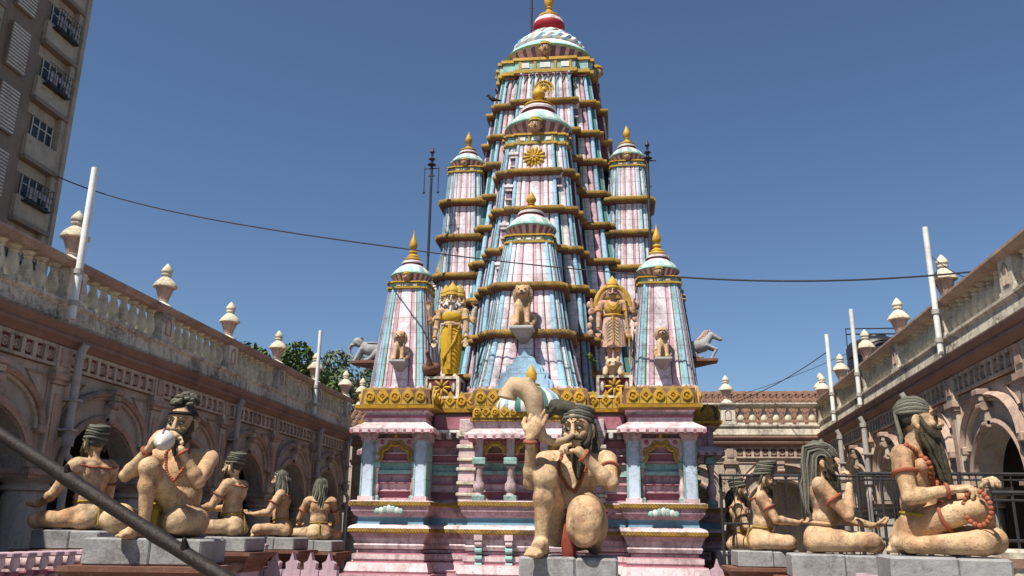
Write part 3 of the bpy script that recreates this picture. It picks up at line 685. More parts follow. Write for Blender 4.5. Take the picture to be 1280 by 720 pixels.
# front spire B and A
spB = spire('front_spire', X(-1.40), 2.7, [(3.84, 1.16), (5.0, 1.08), (5.9, 1.0), (6.67, .89), (7.49, .785), (8.28, .72), (8.9, .645)], [5.0, 5.9, 6.67, 7.49, 8.28], PAT_S, finial=0.55, masks=(0,), shp=(.89, .56, .86))
spA = spire('front_spire', X(-1.42), 1.5, [(3.84, .93), (4.86, .70), (5.72, .575), (6.55, .435)], [4.86, 5.72], PAT_S, finial=0.40, masks=(), shp=(.92, .76, .88))
for x, lz in ((-2.92, [5.7, 6.47, 7.28, 8.04]), (.375, [5.72, 6.55, 7.27, 7.98])):
    spire('side_spire', X(x), 3.2, [(3.84, .66), (5.5, .56), (6.5, .475), (7.28, .435), (8.04, .40), (8.72, .355)], lz, PAT_S, finial=.46, masks=(0,), lh=.11, shp=(.90, .62, .86))
for x in (-3.47, .79):
    spire('corner_turret', X(x), 1.05, [(3.84, .53), (4.8, .43), (5.66, .33)], [], PAT_T, capr=.345, finial=.58, masks=(0,), fin_style=1, shp=(.93, .78, .89))
for x in (-3.72, 1.22):
    spire('corner_turret', X(x), 4.4, [(3.84, .50), (5.3, .38), (6.3, .27)], [], PAT_T, capr=.27, finial=.62, masks=(), fin_style=1)
for x in (-3.85, 1.30):
    spire('corner_turret', X(x), 6.9, [(3.84, .50), (5.0, .38), (6.1, .30)], [], PAT_T, capr=.28, finial=.6, masks=(), fin_style=1)
# flower medallion and wheel
m = MB()
for k in range(14):
    a = 2*math.pi*k/14; m.ell((0.13*math.cos(a), 0, 0.13*math.sin(a)), (0.075, 0.03, 0.028), 'goldband', rot=(0, -math.degrees(a), 0), seg=8, rings=6)
for k in range(10):
    a = 2*math.pi*k/10; m.ell((0.06*math.cos(a), -.02, 0.06*math.sin(a)), (0.05, 0.03, 0.02), 'gold', rot=(0, -math.degrees(a), 0), seg=8, rings=6)
m.ell((0, -.03, 0), (.03, .03, .03), 'trimpink', seg=8, rings=6)
fl = m.build('flower_medallion', spB, (-0.02, -0.70, 8.60), scale=1.15)
m = MB()
for rr in (0.20, 0.13): m.tube([(rr*math.cos(2*math.pi*k/24), 0, rr*math.sin(2*math.pi*k/24)) for k in range(25)], 0.022, 'goldband', 6)
for k in range(12):
    a = 2*math.pi*k/12; m.tube([(.03*math.cos(a), 0, .03*math.sin(a)), (.2*math.cos(a), 0, .2*math.sin(a))], .014, 'goldband', 5)
m.ell((0, -.01, 0), (.06, .04, .06), 'gold', seg=10, rings=6)
m.build('wheel_medallion', spC, (-0.02, -1.13, 10.52))
# row of slanted slats under the great dome
for k in range(4):
    m = MB(); Mz = Matrix.Rotation(k*math.pi/2, 4, 'Z')
    for i in range(13):
        x = -.80+.1333*i; d_ = 1.115 if abs(x) < .55 else .97
        m.tube([(x-.035, -d_, 10.70), (x+.03, -d_+.02, 10.90)], .016, 'teal', 5, M=Mz)
        m.box(x-.06, x+.06, -d_-.012, -d_+.03, 10.885, 10.905, 'groove', M=Mz)
    m.box(-.83, .83, -.98, -.93, 10.905, 10.93, 'groove', M=Mz); m.build('slat_row', spC)
# little stepped brackets on the spires
m = MB(); m.box(-.09, .09, -.10, .05, .12, .17, 'white'); m.box(-.07, .07, -.08, .05, .05, .12, 'palepink'); m.box(-.05, .05, -.05, .05, -.10, .05, 'purple'); m.box(-.07, .07, -.07, .05, -.13, -.10, 'palepink')
brp = None
for par, x, y, z in ((spB, -.42, -.62, 8.55), (spB, -.50, -.68, 7.85), (spB, -.56, -.77, 7.05), (spB, -.62, -.86, 6.25), (spB, -.68, -.92, 5.35), (spB, -.72, -.97, 4.45), (spC, -.42, -1.15, 9.95), (spC, -.75, -1.13, 9.2), (spC, .62, -1.06, 10.0), (spB, .45, -.66, 8.1)):
    if brp is None: brp = m.build('bracket', par, (x, y, z))
    else: dup(brp, par, (x, y, z))
# blue scalloped niche at the foot of the front spire
m = MB()
o = [(-.46, 0), (.46, 0), (.46, .16), (.38, .20), (.40, .28), (.30, .32), (.30, .40), (.20, .44), (.16, .54), (.06, .58), (0, .66), (-.06, .58), (-.16, .54), (-.20, .44), (-.30, .40), (-.30, .32), (-.40, .28), (-.38, .20), (-.46, .16)]
m.loft([[(x, 0, z) for x, z in o], [(x, .12, z) for x, z in o]], 'blue'); m.loft([[(x*.86, -.02, z*.88+.02) for x, z in o], [(x*.86, 0.03, z*.88+.02) for x, z in o]], 'blue')
m.build('blue_niche', spA, (0, -.98, 3.86))
# carved blocks beneath the deities
cb = None
for x in (-2.74, .02):
    if cb is None:
        m = MB(); m.box(-.26, .26, 0, .5, 0, .36, 'groove'); m.box(-.28, .28, -.02, .5, 0, .04, 'limewash'); m.box(-.28, .28, -.02, .5, .32, .36, 'limewash')
        for s_ in (-1, 1): m.box(s_*.26-.025, s_*.26+.025, -.02, .1, .04, .32, 'limewash')
        for k in range(8):
            a = 2*math.pi*k/8; m.ell((.09*math.cos(a), -.01, .18+.09*math.sin(a)), (.07, .03, .024), 'goldband', rot=(0, -math.degrees(a), 0), seg=8, rings=6)
        for s_ in (-1, 1): m.ell((s_*.19, -.01, .18), (.03, .02, .08), 'limewash', seg=8, rings=6)
        cb = m.build('carved_block', temple, (X(x), .42, 3.72))
    else: dup(cb, temple, (X(x), .42, 3.72))

# --- masts
def mast(x, y, z0, z1, label, prongs=True):
    root = empty('lightning_mast', (x, y, z0), 0, label, 'mast', 'iron masts on the temple')
    m = MB(); m.tube([(0, 0, 0), (0, 0, z1-z0-.35)], .022, 'iron', 8); m.build('pole', root)
    m = MB(); H = z1-z0; m.tube([(0, 0, H-2.25), (0, 0, H-.3)], .026, 'iron', 8)
    m.lathe([(.03, H-.4), (.09, H-.37), (.03, H-.33), (.03, H-.28), (.07, H-.25), (.02, H-.2), (.03, H-.12), (.05, H-.1), (.01, H)], 'iron', 10)
    if prongs:
        m.tube([(-.14, 0, H-.45), (.14, 0, H-.45)], .012, 'iron', 6)
        for s_ in (-1, 1): m.tube([(s_*.14, 0, H-.42), (s_*.14, 0, H-.95)], .010, 'iron', 6); m.ell((s_*.14, 0, H-.95), (.025, .025, .03), 'iron', seg=8, rings=6)
        m.tube([(-.06, 0, H-.6), (.06, 0, H-.6)], .02, 'iron', 6)
    else:
        m.tube([(-.16, 0, H-.42), (.16, 0, H-.42)], .014, 'iron', 6); m.tube([(-.06, 0, H-.95), (.06, 0, H-.95)], .014, 'iron', 6); m.box(.02, .10, -.04, .04, H-2.2, H-1.95, 'iron')
    m.build('head', root)
    return root
mast(-3.46, 15.2, 3.8, 8.98, 'dark iron mast with hanging prongs, left of the temple spires')
mast(.74, 15.2, 3.8, 8.95, 'dark iron mast with a cross bar, right of the temple spires', False)
mast(-1.72, 17.3, 12.0, 14.4, 'thin iron rod rising beside the topmost dome', False)

# ------------------------------------------------------------------ carved figures
class SB:
    """solid body: rounded volumes blended into one continuous surface (smooth union of distance fields)"""
    def __init__(s): s.p = []; s.mats = []
    def _m(s, m):
        if m not in s.mats: s.mats.append(m)
    def cap(s, p, r, q, r2, m, seg=0, M=None, k=None):
        p, q = Vector(p), Vector(q); sc_ = 1
        if M is not None: p, q = M @ p, M @ q; sc_ = M.to_scale()[0]
        r *= sc_; r2 *= sc_; R_ = max(r, r2); s._m(m)
        lo = [min(p[i], q[i])-R_ for i in range(3)]; hi = [max(p[i], q[i])+R_ for i in range(3)]
        s.p.append(('c', np.array(p), np.array(q), r, r2, k if k is not None else min(.035, .32*min(r, r2)), lo, hi))
    def ell(s, c, r, m, rot=(0, 0, 0), seg=0, rings=0, M=None, k=None):
        T = Matrix.Translation(c) @ Euler([R(x) for x in rot]).to_matrix().to_4x4()
        if M is not None: T = M @ T
        sc_ = T.to_scale()[0]; r = np.array(r)*sc_; q = T.to_quaternion().to_matrix(); c = T.translation; s._m(m); R_ = max(r)
        s.p.append(('e', np.array(c), np.array(q), r, None, k if k is not None else min(.035, .32*min(r)), [c[i]-R_ for i in range(3)], [c[i]+R_ for i in range(3)]))
    @staticmethod
    def one(pr, P):
        if pr[0] == 'c':
            _, a, b, r1, r2, *_ = pr; ab = b-a; t = np.clip(((P-a)@ab)/max(ab@ab, 1e-9), 0, 1); return np.linalg.norm(P-a-t[..., None]*ab, axis=-1)-(r1+(r2-r1)*t)
        _, c, Q, r, *_ = pr; L = (P-c)@Q; k0 = np.linalg.norm(L/r, axis=-1); k1 = np.linalg.norm(L/(r*r), axis=-1); return k0*(k0-1)/np.maximum(k1, 1e-6)
    def dist(s, P):
        D = np.full(P.shape[:-1], 9.0)
        for pr in s.p:
            d = s.one(pr, P); k = pr[5]; h = np.maximum(k-np.abs(D-d), 0)/k; D = np.minimum(D, d)-h*h*k*.25
        return D
    def hit(s, c, d, far=.24):
        """distance from an inner point c along d to the surface"""
        c = np.array(c, float); d = np.array(d, float); d /= np.linalg.norm(d); t = np.arange(0, far, .003)
        D = s.dist(c+t[:, None]*d) > 0; return t[np.argmax(D)] if D.any() else far-.03
import numpy as np
def sculpt(sb, name, parent, voxel=0.012, it=0, disp=0.0):
    lo = np.min([q[6] for q in sb.p], axis=0)-3*voxel; hi = np.max([q[7] for q in sb.p], axis=0)+3*voxel
    n = np.ceil((hi-lo)/voxel).astype(int)+1; D = np.full(n, 1.0); ax = [lo[i]+voxel*np.arange(n[i]) for i in range(3)]
    for pr in sb.p:
        k = pr[5]; mg = k+2.5*voxel
        i0 = [max(0, int((pr[6][i]-mg-lo[i])/voxel)) for i in range(3)]; i1 = [min(n[i], int((pr[7][i]+mg-lo[i])/voxel)+2) for i in range(3)]
        S = tuple(slice(i0[i], i1[i]) for i in range(3)); P = np.stack(np.meshgrid(ax[0][S[0]], ax[1][S[1]], ax[2][S[2]], indexing='ij'), -1)
        d = sb.one(pr, P); h = np.maximum(k-np.abs(D[S]-d), 0)/k; D[S] = np.minimum(D[S], d)-h*h*k*.25
    # naive surface nets
    neg = D < 0; c = np.zeros(n-1, int)
    acc = np.zeros((*(n-1), 3)); cnt = np.zeros(n-1)
    cor = [(i, j, k) for i in (0, 1) for j in (0, 1) for k in (0, 1)]
    sl = lambda o: tuple(slice(o[i], n[i]-1+o[i]) for i in range(3))
    for A in cor:
        for x in range(3):
            if A[x] == 0:
                B = tuple(A[i]+(i == x) for i in range(3)); da, db = D[sl(A)], D[sl(B)]; cr_ = (da < 0) != (db < 0)
                t = np.where(cr_, da/np.where(cr_, da-db, 1), 0)
                for i in range(3): acc[..., i] += np.where(cr_, A[i]+(t if i == x else 0), 0)
                cnt += cr_
    act = cnt > 0; idx = -np.ones(n-1, int); idx[act] = np.arange(act.sum())
    g_ = np.stack(np.meshgrid(*[np.arange(q-1) for q in n], indexing='ij'), -1)[act]
    vs = lo + voxel*(g_+acc[act]/cnt[act][:, None]); faces = []
    for x in range(3):
        u, v = (x+1) % 3, (x+2) % 3
        a0 = [slice(1, n[i]-1) for i in range(3)]; a0[x] = slice(0, n[x]-1); a1 = list(a0); a1[x] = slice(1, n[x])
        na, nb = neg[tuple(a0)], neg[tuple(a1)]; cr_ = na != nb; w_ = np.argwhere(cr_); off = np.array([1, 1, 1]); off[x] = 0; w_ = w_+off; fl = na[cr_]
        e = lambda du, dv: idx[tuple((w_-np.array([du if i == u else dv if i == v else 0 for i in range(3)])).T)]
        q = np.stack([e(0, 0), e(1, 0), e(1, 1), e(0, 1)], 1); q[~fl] = q[~fl][:, ::-1]; faces.append(q)
    F = np.concatenate(faces)
    if disp:
        for i in range(len(vs)): q = Vector(vs[i]); vs[i] += np.array([noise.noise(q*17), noise.noise(q*17+Vector((5, 0, 0))), noise.noise(q*17+Vector((0, 9, 0)))])*disp
    nm = bpy.data.meshes.new(name); nm.vertices.add(len(vs)); nm.vertices.foreach_set('co', vs.ravel()); nm.loops.add(len(F)*4); nm.loops.foreach_set('vertex_index', F.ravel())
    nm.polygons.add(len(F)); nm.polygons.foreach_set('loop_start', np.arange(0, len(F)*4, 4)); nm.polygons.foreach_set('loop_total', np.full(len(F), 4)); nm.update(calc_edges=True); nm.validate()
    nm.materials.append(MATS[sb.mats[0]]); nm.polygons.foreach_set('use_smooth', [True]*len(nm.polygons))
    r_ = bpy.data.objects.new(name, nm); COL.objects.link(r_); r_.parent = parent
    return r_
def snug(sb, name, root, c, axis, th, mt='beads', n=26, push=0.35, beads=False, tilt=0):
    """a cord laid round the body where the plane through c, square to axis, cuts it"""
    q = Vector(axis).normalized().to_track_quat('Z', 'Y').to_matrix(); pts = []
    for i in range(n+1):
        d = q @ Vector((math.cos(2*math.pi*i/n), math.sin(2*math.pi*i/n), 0)); pts.append(Vector(c)+d*(sb.hit(c, d)+th*push))
    if beads: return bead_string(name, root, pts, th, mt)
    m = MB(); m.tube(pts, th, mt, 8); return m.build(name, root)
def drape(sb, name, root, pts, r, mt='beads', c=(0, 0, .5), beads=True):
    """a string resting on the chest: every point is pushed out to the surface, away from the body axis"""
    out = []; n = 5; P = [Vector(p) for p in pts]
    for a, b_ in zip(P, P[1:]):
        for k in range(n):
            p = a+(b_-a)*k/n; c_ = Vector((p.x*.35, .01, p.z)); d = p-c_; out.append(c_+d.normalized()*(sb.hit(c_, d)+r*.45))
    if beads: return bead_string(name, root, out, r, mt)
    m = MB(); m.tube(out, r, mt, 8); return m.build(name, root)
V = Vector
def hand(m, wrist, elbow, d, palm, mt, side=1, s=1.0, curl=(0.5, 0.5, 0.5, 0.5), thumb=0.5):
    """palm and five fingers. d: finger direction, palm: palm normal, side: which side the thumb is on"""
    W = V(wrist); d = V(d).normalized(); n = V(palm); n = (n-d*n.dot(d)).normalized(); x = d.cross(n)*side
    pl = 0.085*s; c = W + d*pl*0.55
    rot = Matrix((x, d, n)).transposed().to_4x4(); rot.translation = c
    m.ell((0, 0, 0), (0.042*s, pl*0.68, 0.021*s), mt, M=rot)
    for k in range(4):
        b = W + d*pl*1.02 + x*((1.5-k)*0.0235*s) - d*abs(1.3-k)*0.006*s; L = (0.060, 0.068, 0.063, 0.050)[k]*s; cu = curl[k]; a1 = cu*1.0; a2 = cu*2.1; a3 = cu*2.9
        p = b; r0 = 0.0118*s
        for a, f, r1 in ((a1, .42, .0112), (a2, .33, .0104), (a3, .27, .0092)):
            q = p + (d*math.cos(a)+n*math.sin(a))*L*f*1.15; m.cap(p, r0, q, r1*s, mt, 8); p = q; r0 = r1*s
    b = W + d*pl*0.35 + x*0.034*s; dr = (d*0.75 + x*0.75 + n*thumb).normalized(); q = b+dr*0.038*s; m.cap(b, .0155*s, q, .013*s, mt, 8)
    dr = (d*0.9 + x*0.15 + n*thumb).normalized(); m.cap(q, .013*s, q+dr*0.032*s, .011*s, mt, 8)
def foot(m, ankle, d, upv, mt, s=1.0):
    A = V(ankle); d = V(d).normalized(); u = V(upv); u = (u-d*u.dot(d)).normalized(); x = d.cross(u)
    heel = A - d*0.035*s - u*0.04*s; ball = A + d*0.125*s - u*0.045*s
    m.cap(A, .042*s, heel, .036*s, mt, 12); m.cap(A+d*0.01*s, .044*s, ball, .030*s, mt, 12); m.cap(heel, .034*s, ball, .028*s, mt, 12)
    m.cap(ball - x*0.024*s, .024*s, ball + x*0.022*s, .024*s, mt, 10)
    for k in range(5):
        b = ball + x*((k-2)*0.0185*s) - u*0.004*s; r = (.0155, .0125, .012, .0115, .0105)[k]*s; m.cap(b, r, b + d*(0.055-0.006*k)*s - u*.008*s, r*.85, mt, 8)
def head_matrix(pos, yaw=0, pitch=0, roll=0, s=1.0):
    return Matrix.Translation(pos) @ Matrix.Rotation(R(yaw), 4, 'Z') @ Matrix.Rotation(R(roll), 4, 'Y') @ Matrix.Rotation(R(pitch), 4, 'X') @ Matrix.Scale(s, 4)
def head_body(m, M, mt='skin'):
    """face looks along local -Y; eyes at z=0.01"""
    m.ell((0, 0.01, 0.025), (.088, .106, .105), mt, seg=22, rings=16, M=M)
    m.ell((0, -.028, -.045), (.070, .078, .078), mt, seg=20, rings=14, M=M)
    m.ell((0, -.072, -.100), (.034, .028, .026), mt, M=M)                                   # chin
    m.cap((0, -.094, .028), .011, (0, -.122, -.032), .0165, mt, 10, M=M)                      # nose
    for s_ in (-1, 1):
        m.ell((s_*.016, -.108, -.036), (.012, .014, .010), mt, seg=10, rings=8, M=M)
        m.cap((s_*.014, -.096, .037), .009, (s_*.058, -.082, .040), .010, mt, 8, M=M)         # brow
        m.ell((s_*.046, -.070, -.030), (.028, .026, .026), mt, seg=12, rings=8, M=M)          # cheek
        m.ell((s_*.093, .012, -.008), (.014, .026, .040), mt, rot=(8, 0, s_*-14), seg=12, rings=8, M=M)
        m.ell((s_*.095, .004, -.045), (.012, .013, .018), mt, seg=10, rings=8, M=M)
        m.ell((s_*.035, -.080, .006), (.025, .017, .016), mt, seg=12, rings=8, M=M)
    m.ell((0, -.094, -.064), (.030, .016, .009), mt, seg=12, rings=8, M=M); m.ell((0, -.091, -.078), (.025, .016, .010), mt, seg=12, rings=8, M=M)
def face_paint(root, M, closed=False, marks=True, look=0.0):
    m = MB()
    for s_ in (-1, 1):
        if not closed:
            m.ell((s_*.035, -.0885, .006), (.0215, .0125, .0125), 'eyewhite', rot=(0, 0, s_*12), seg=12, rings=8, M=M)
            m.ell((s_*.035+look*.008, -.098, .003), (.0095, .0055, .0095), 'black', seg=10, rings=8, M=M)
        m.tube([(s_*.012, -.1005, .012), (s_*.026, -.1035, .0215), (s_*.044, -.099, .0195), (s_*.060, -.087, .008)], [.003, .0038, .0038, .003], 'black', 6, M=M)
        m.tube([(s_*.014, -.1005, .003), (s_*.034, -.104, -.010 if closed else -.007), (s_*.058, -.090, .004)], [.0022, .003, .0022], 'black', 6, M=M)
    m.build('eyes', root)
    m = MB()
    for s_ in (-1, 1): m.tube([(s_*.012, -.106, .042), (s_*.034, -.1045, .055), (s_*.056, -.093, .050), (s_*.070, -.077, .036)], [.0045, .006, .005, .003], 'beard', 6, M=M)
    m.build('eyebrows', root)
    if marks:
        m = MB()
        m.ell((0, -.108, .066), (.007, .004, .010), 'redcloth', seg=8, rings=6, M=M); m.build('forehead_mark', root)
def moustache(m, M, mt='beard', w=1.0, curl=.012):
    for s_ in (-1, 1): m.tube([(0, -.114, -.052), (s_*.022*w, -.112, -.054), (s_*.046*w, -.098, -.062), (s_*.066*w, -.078, -.058+curl)], [.008, .012, .010, .004], mt, 8, M=M)
def beard(root, M, L=0.16, wdt=0.07, mt='beard', fwd_=0.0, point=True, mous=True, voxel=.008):
    m = MB(); random.seed(5)
    if mous: moustache(m, M, mt)
    for s_ in (-1, 1): m.tube([(s_*.086, -.012, .02), (s_*.088, -.026, -.03), (s_*.074, -.050, -.075), (s_*.045, -.074, -.105)], [.010, .016, .022, .026], mt, 8, M=M)
    n = 15
    for i in range(n):
        t = (i-(n-1)/2)/((n-1)/2); bx = wdt*t; ln = L*(1-(0.55*abs(t)**1.5 if point else 0.1))*(1+random.uniform(-.06, .06))
        for dy in (0, .028):
            pts = [];
            for k in range(6):
                f = k/5; pts.append((bx*(1-.45*f if point else 1-.1*f)+.004*math.sin(f*9+i), -.085+.055*abs(t)-dy*-1-.0-fwd_*f+.004*math.sin(f*8+i*2), -.085-ln*f))
            m.tube(pts, [.014, .017, .016, .014, .011, .006], mt, 7, M=M)
    o = m.build('beard', root, angle=60)
    return o
def strands(m, M, pts_list, r, mt='hair', seg=6):
    for pts in pts_list:
        n = len(pts); m.tube(pts, [r*(.6+.4*math.sin(math.pi*min(1, (i+.6)/n))) for i in range(n)], mt, seg, M=M)
def scalp(m, M, mt='hair', r=1.0):
    m.ell((0, .028, .040), (.094*r, .106*r, .104*r), mt, seg=20, rings=14, M=M)
def hair_long(root, M, L=0.34, spread=.10, wave=.012, mt='hair', vol=1.0, r=.015, n=13):
    m = MB(); scalp(m, M, mt)
    for i in range(n):
        t = (i-(n-1)/2)/((n-1)/2); a = t*math.pi*0.62
        x, y = math.sin(a)*.098, math.cos(a)*.105
        for lay in (0, 1):
            pts = [(x*.25, .0+.02*lay, .140+.004*lay), (x*.75, y*.55+.01, .120), (x*1.05, y*.95+.01, .05)]
            for k in range(7):
                f = k/6; pts.append((x*(1.05+spread*4*f*vol)+wave*math.sin(f*8+i+lay*2), y*(1.05)+.02+.03*f*vol-lay*.02+wave*.6*math.cos(f*7+i), .02-L*f*(1-.12*abs(t))))
            m.tube(pts, [r*.8, r, r*1.1]+[r*1.15]*5+[r*.9, r*.4], mt if (i+lay) % 2 else 'hairlight', 7, M=M)
    # centre-parted locks over the brow
    for s_ in (-1, 1):
        for k in range(4):
            m.tube([(s_*.004, -.075+.035*k, .118+.012*k), (s_*.045, -.075+.035*k, .105+.014*k), (s_*.085, -.045+.03*k, .06+.01*k), (s_*.102, -.01+.02*k, .01)], [.010, .014, .014, .010], mt, 7, M=M)
    return m.build('hair', root, angle=70)
def hair_turban(root, M, coils=5, mt='hair', r0=.098, h=.026, lean=(0, 0.010), band='black'):
    m = MB(); scalp(m, M, mt, .98)
    for k in range(coils):
        rr = r0*(1-.02*k-.05*max(0, k-coils+2.2)**2); z = .062+h*k; n = 26
        pts = [((rr)*math.cos(2*math.pi*i/n)+lean[0]*k, rr*1.08*math.sin(2*math.pi*i/n)+.022+lean[1]*k, z+.006*math.sin(2*math.pi*i/n*2+k)-.18*(-rr*math.sin(2*math.pi*i/n))*-.6) for i in range(n+1)]
        m.tube(pts, h*.56, mt if k % 2 else 'hairlight', 8, M=M)
    m.ell((lean[0]*coils, .022+lean[1]*coils, .062+h*(coils-1)), (r0*.75, r0*.8, h*1.2), mt, M=M)
    for s_ in (-1, 1): m.tube([(s_*.092, .03, .05), (s_*.098, .045, -.02), (s_*.085, .06, -.075)], [.02, .018, .008], mt, 8, M=M)
    return m.build('hair', root, angle=70)
def hair_curls(root, M, mt='hair'):
    m = MB(); scalp(m, M, mt); random.seed(3)
    for i in range(60):
        a = random.uniform(0, 2*math.pi); e = random.uniform(.15, 1.45); rr = .088
        p = (rr*math.cos(a)*math.cos(e), .035+rr*1.05*math.sin(a)*math.cos(e), .095+.085*math.sin(e)+.015)
        pts = [(p[0]+.016*math.cos(q), p[1]+.016*math.sin(q), p[2]+.002*q) for q in [x*.9 for x in range(8)]]
        m.tube(pts, .0115, mt if i % 3 else 'hairlight', 6, M=M)
    for k in range(10):
        a = 2*math.pi*k/10; m.tube([(.03*math.cos(a), .05+.03*math.sin(a), .13), (.06*math.cos(a+.7), .06+.06*math.sin(a+.7), .19), (.02*math.cos(a+1.5), .07+.02*math.sin(a+1.5), .215)], [.02, .022, .014], mt, 7, M=M)
    m.build('hair', root, angle=70)
    m = MB(); pts = [(.090*math.sin(2*math.pi*i/28), .018-.110*math.cos(2*math.pi*i/28), .078-.03*(1-math.cos(2*math.pi*i/28))/2) for i in range(29)]
    m.tube(pts, .012, 'black', 8, M=M); m.build('headband', root)
def bead_string(name, root, pts, r=.014, mt='beads', step=None):
    m = MB(); pts = [V(p) for p in pts]; step = step or r*1.7
    L = 0; acc = 0
    for a, b in zip(pts, pts[1:]):
        d = (b-a).length; t = -acc
        while t + step <= d:
            t += step; m.ell(a+(b-a)*(t/d), (r, r, r), mt, seg=8, rings=6)
        acc = d-t
    return m.build(name, root)
def ring(name, root, c, axis, r, th, mt='beads', sq=1.0):
    m = MB(); q = V(axis).normalized().to_track_quat('Z', 'Y').to_matrix().to_4x4(); q.translation = V(c)
    m.tube([(r*math.cos(2*math.pi*i/20), r*sq*math.sin(2*math.pi*i/20), 0) for i in range(21)], th, mt, 8, M=q); return m.build(name, root)
def loop(c, rx, ry, z0, z1, n=20):
    return [(c[0]+rx*math.sin(2*math.pi*i/n), c[1]-ry*math.cos(2*math.pi*i/n), c[2]+z0+(z1-z0)*(1-math.cos(2*math.pi*i/n))/2) for i in range(n+1)]
def torso(m, mt='skin', lean=0.0, w=1.0, top=.66, belly=1.0, twist=0):
    f = top/.66
    m.ell((0, .03, .14), (.20*w, .155, .14), mt, seg=20, rings=12)
    m.ell((0, .0+lean*.3, .32*f), (.150*w, .120*belly, .15*f), mt, seg=20, rings=12)
    m.ell((0, .0+lean*.7, .50*f), (.175*w, .118, .16*f), mt, seg=20, rings=12)
    m.cap((-.17*w, .01+lean, .635*f), .066, (.17*w, .01+lean, .635*f), .066, mt, 16)
    for s_ in (-1, 1):
        m.ell((s_*.075*w, -.085+lean*.8, .555*f), (.082*w, .045, .065), mt, seg=14, rings=10); m.ell((s_*.08*w, .07+lean*.8, .55*f), (.085*w, .05, .10*f), mt, seg=14, rings=10)
        m.ell((s_*.09*w, .09, .09), (.105, .10, .09), mt, seg=14, rings=10)
        m.ell((s_*.195*w, .01+lean, .62*f), (.072, .068, .075), mt, seg=14, rings=10)
def arm(m, sh, el, wr, mt='skin', s=1.0):
    m.cap(sh, .068*s, el, .050*s, mt, 16); sh, el, wr = V(sh), V(el), V(wr)
    m.ell(sh+(el-sh)*.45, (.062*s, .060*s, .07*s), mt); m.cap(el, .051*s, wr, .033*s, mt, 16); m.ell(el+(wr-el)*.25, (.054*s, .054*s, .054*s), mt)
def leg(m, hip, kn, an, mt='skin', s=1.0):
    hip, kn, an = V(hip), V(kn), V(an)
    m.cap(hip, .105*s, kn, .076*s, mt, 18); m.ell(kn, (.080*s,)*3, mt); m.cap(kn, .074*s, an, .042*s, mt, 16); m.ell(kn+(an-kn)*.32, (.074*s, .074*s, .070*s), mt)
def pedestal(x, y, zt, rz, w, d, h, label, capmould=True, group='statue pedestals'):
    root = empty('pedestal', (x, y, 0), rz, label, 'pedestal', group)
    m = MB(); m.box(-w/2, w*.07, -d/2, d/2, zt-h, zt, 'greystone', bev=.014); m.box(w*.07, w/2, -d/2+.004, d/2, zt-h, zt-.004, 'greystone', bev=.016); m.build('stone_block', root)
    z = zt-h
    if capmould:
        m = MB(); k = .12
        m.loft([[(sx*(w/2+o), sy*(d/2+o), zz) for sx, sy in ((-1, -1), (1, -1), (1, 1), (-1, 1))] for o, zz in ((-.02, z-.26), (0.0, z-.22), (.0, z-.19), (.05, z-.14), (.05, z-.11), (.10, z-.07), (.13, z-.045), (.13, z-.003), (.0, z-.001))], 'brownstone'); m.build('moulded_cap', root, angle=20); z -= .25
    m = MB(); m.box(-w/2+.04, w/2-.04, -d/2+.04, d/2-.04, 0.0, z, 'pedpink'); m.box(-w/2-.02, w/2+.02, -d/2-.02, d/2+.02, 0.0, .25, 'pedpink', bev=.02); m.build('pier', root)
    return root
SG = 'ascetic statues seated round the temple'
def fig_root(name, x, y, z, rz, label, sc_=1.0, group=SG):
    r_ = empty(name, (x, y, z), R(rz), label, 'statue', group); r_.scale = (sc_,)*3; return r_
def wr_wave(pts): return pts

# ---- central horn blower (faces the camera)
r = fig_root('ascetic_statue', -.30, 6.5, 1.53, 0, 'bearded stone ascetic kneeling on one knee and blowing a great curved horn, facing the viewer')
b = SB()
b.ell((0, .08, .20), (.20, .17, .17), 'skin', seg=20); b.ell((-.02, .0, .40), (.165, .145, .17), 'skin', seg=20); b.ell((0, .0, .58), (.19, .135, .16), 'skin', seg=20)
b.cap((-.19, .0, .68), .075, (.21, -.01, .68), .078, 'skin', 16); b.ell((.09, -.09, .60), (.10, .05, .075), 'skin'); b.ell((-.09, -.09, .60), (.10, .05, .075), 'skin')
b.cap((.01, -.02, .70), .07, (.02, -.05, .80), .062, 'skin')
HM = head_matrix((.03, -.09, .90), -14, 6, -4, 1.18); head_body(b, HM)
leg(b, (-.13, .0, .17), (-.19, -.33, .53), (-.22, -.30, .10), s=1.08); b.ell((-.19, -.35, .55), (.085, .08, .085), 'skin')
foot(b, (-.22, -.31, .085), (-.25, -1, 0), (0, 0, 1), 'skin', 1.25)
leg(b, (.10, .02, .20), (.09, -.36, .22), (.14, .20, .06), s=1.35); b.ell((.085, -.34, .21), (.122, .10, .150), 'skin', k=.05, rot=(0, 8, 0)); b.ell((.07, -.42, .27), (.075, .045, .075), 'skin', k=.02); b.ell((.09, -.425, .13), (.065, .035, .06), 'skin', k=.02); b.cap((.10, .0, .30), .13, (.085, -.30, .30), .12, 'skin', k=.05)
foot(b, (.14, .22, .06), (0, 1, 0), (0, 0, -1), 'skin', 1.1)
arm(b, (-.23, .0, .68), (-.30, -.30, .50), (-.285, -.47, .80), s=.98)
hand(b, (-.285, -.47, .80), 0, (.38, -.04, 1), (0, 1, 0), 'skin', side=1, s=1.45, curl=(.22, .22, .22, .22), thumb=.6)
arm(b, (.25, -.01, .68), (.27, -.25, .50), (.05, -.34, .72), s=1.05)
hand(b, (.055, -.345, .715), 0, (-.85, -.25, .45), (-.25, -.2, -.8), 'skin', side=-1, s=1.15, curl=(.75, .75, .8, .8))
sculpt(b, 'body', r, .0075, 3, .0022)
face_paint(r, HM, look=-.6); beard(r, HM, .22, .066, fwd_=.03)
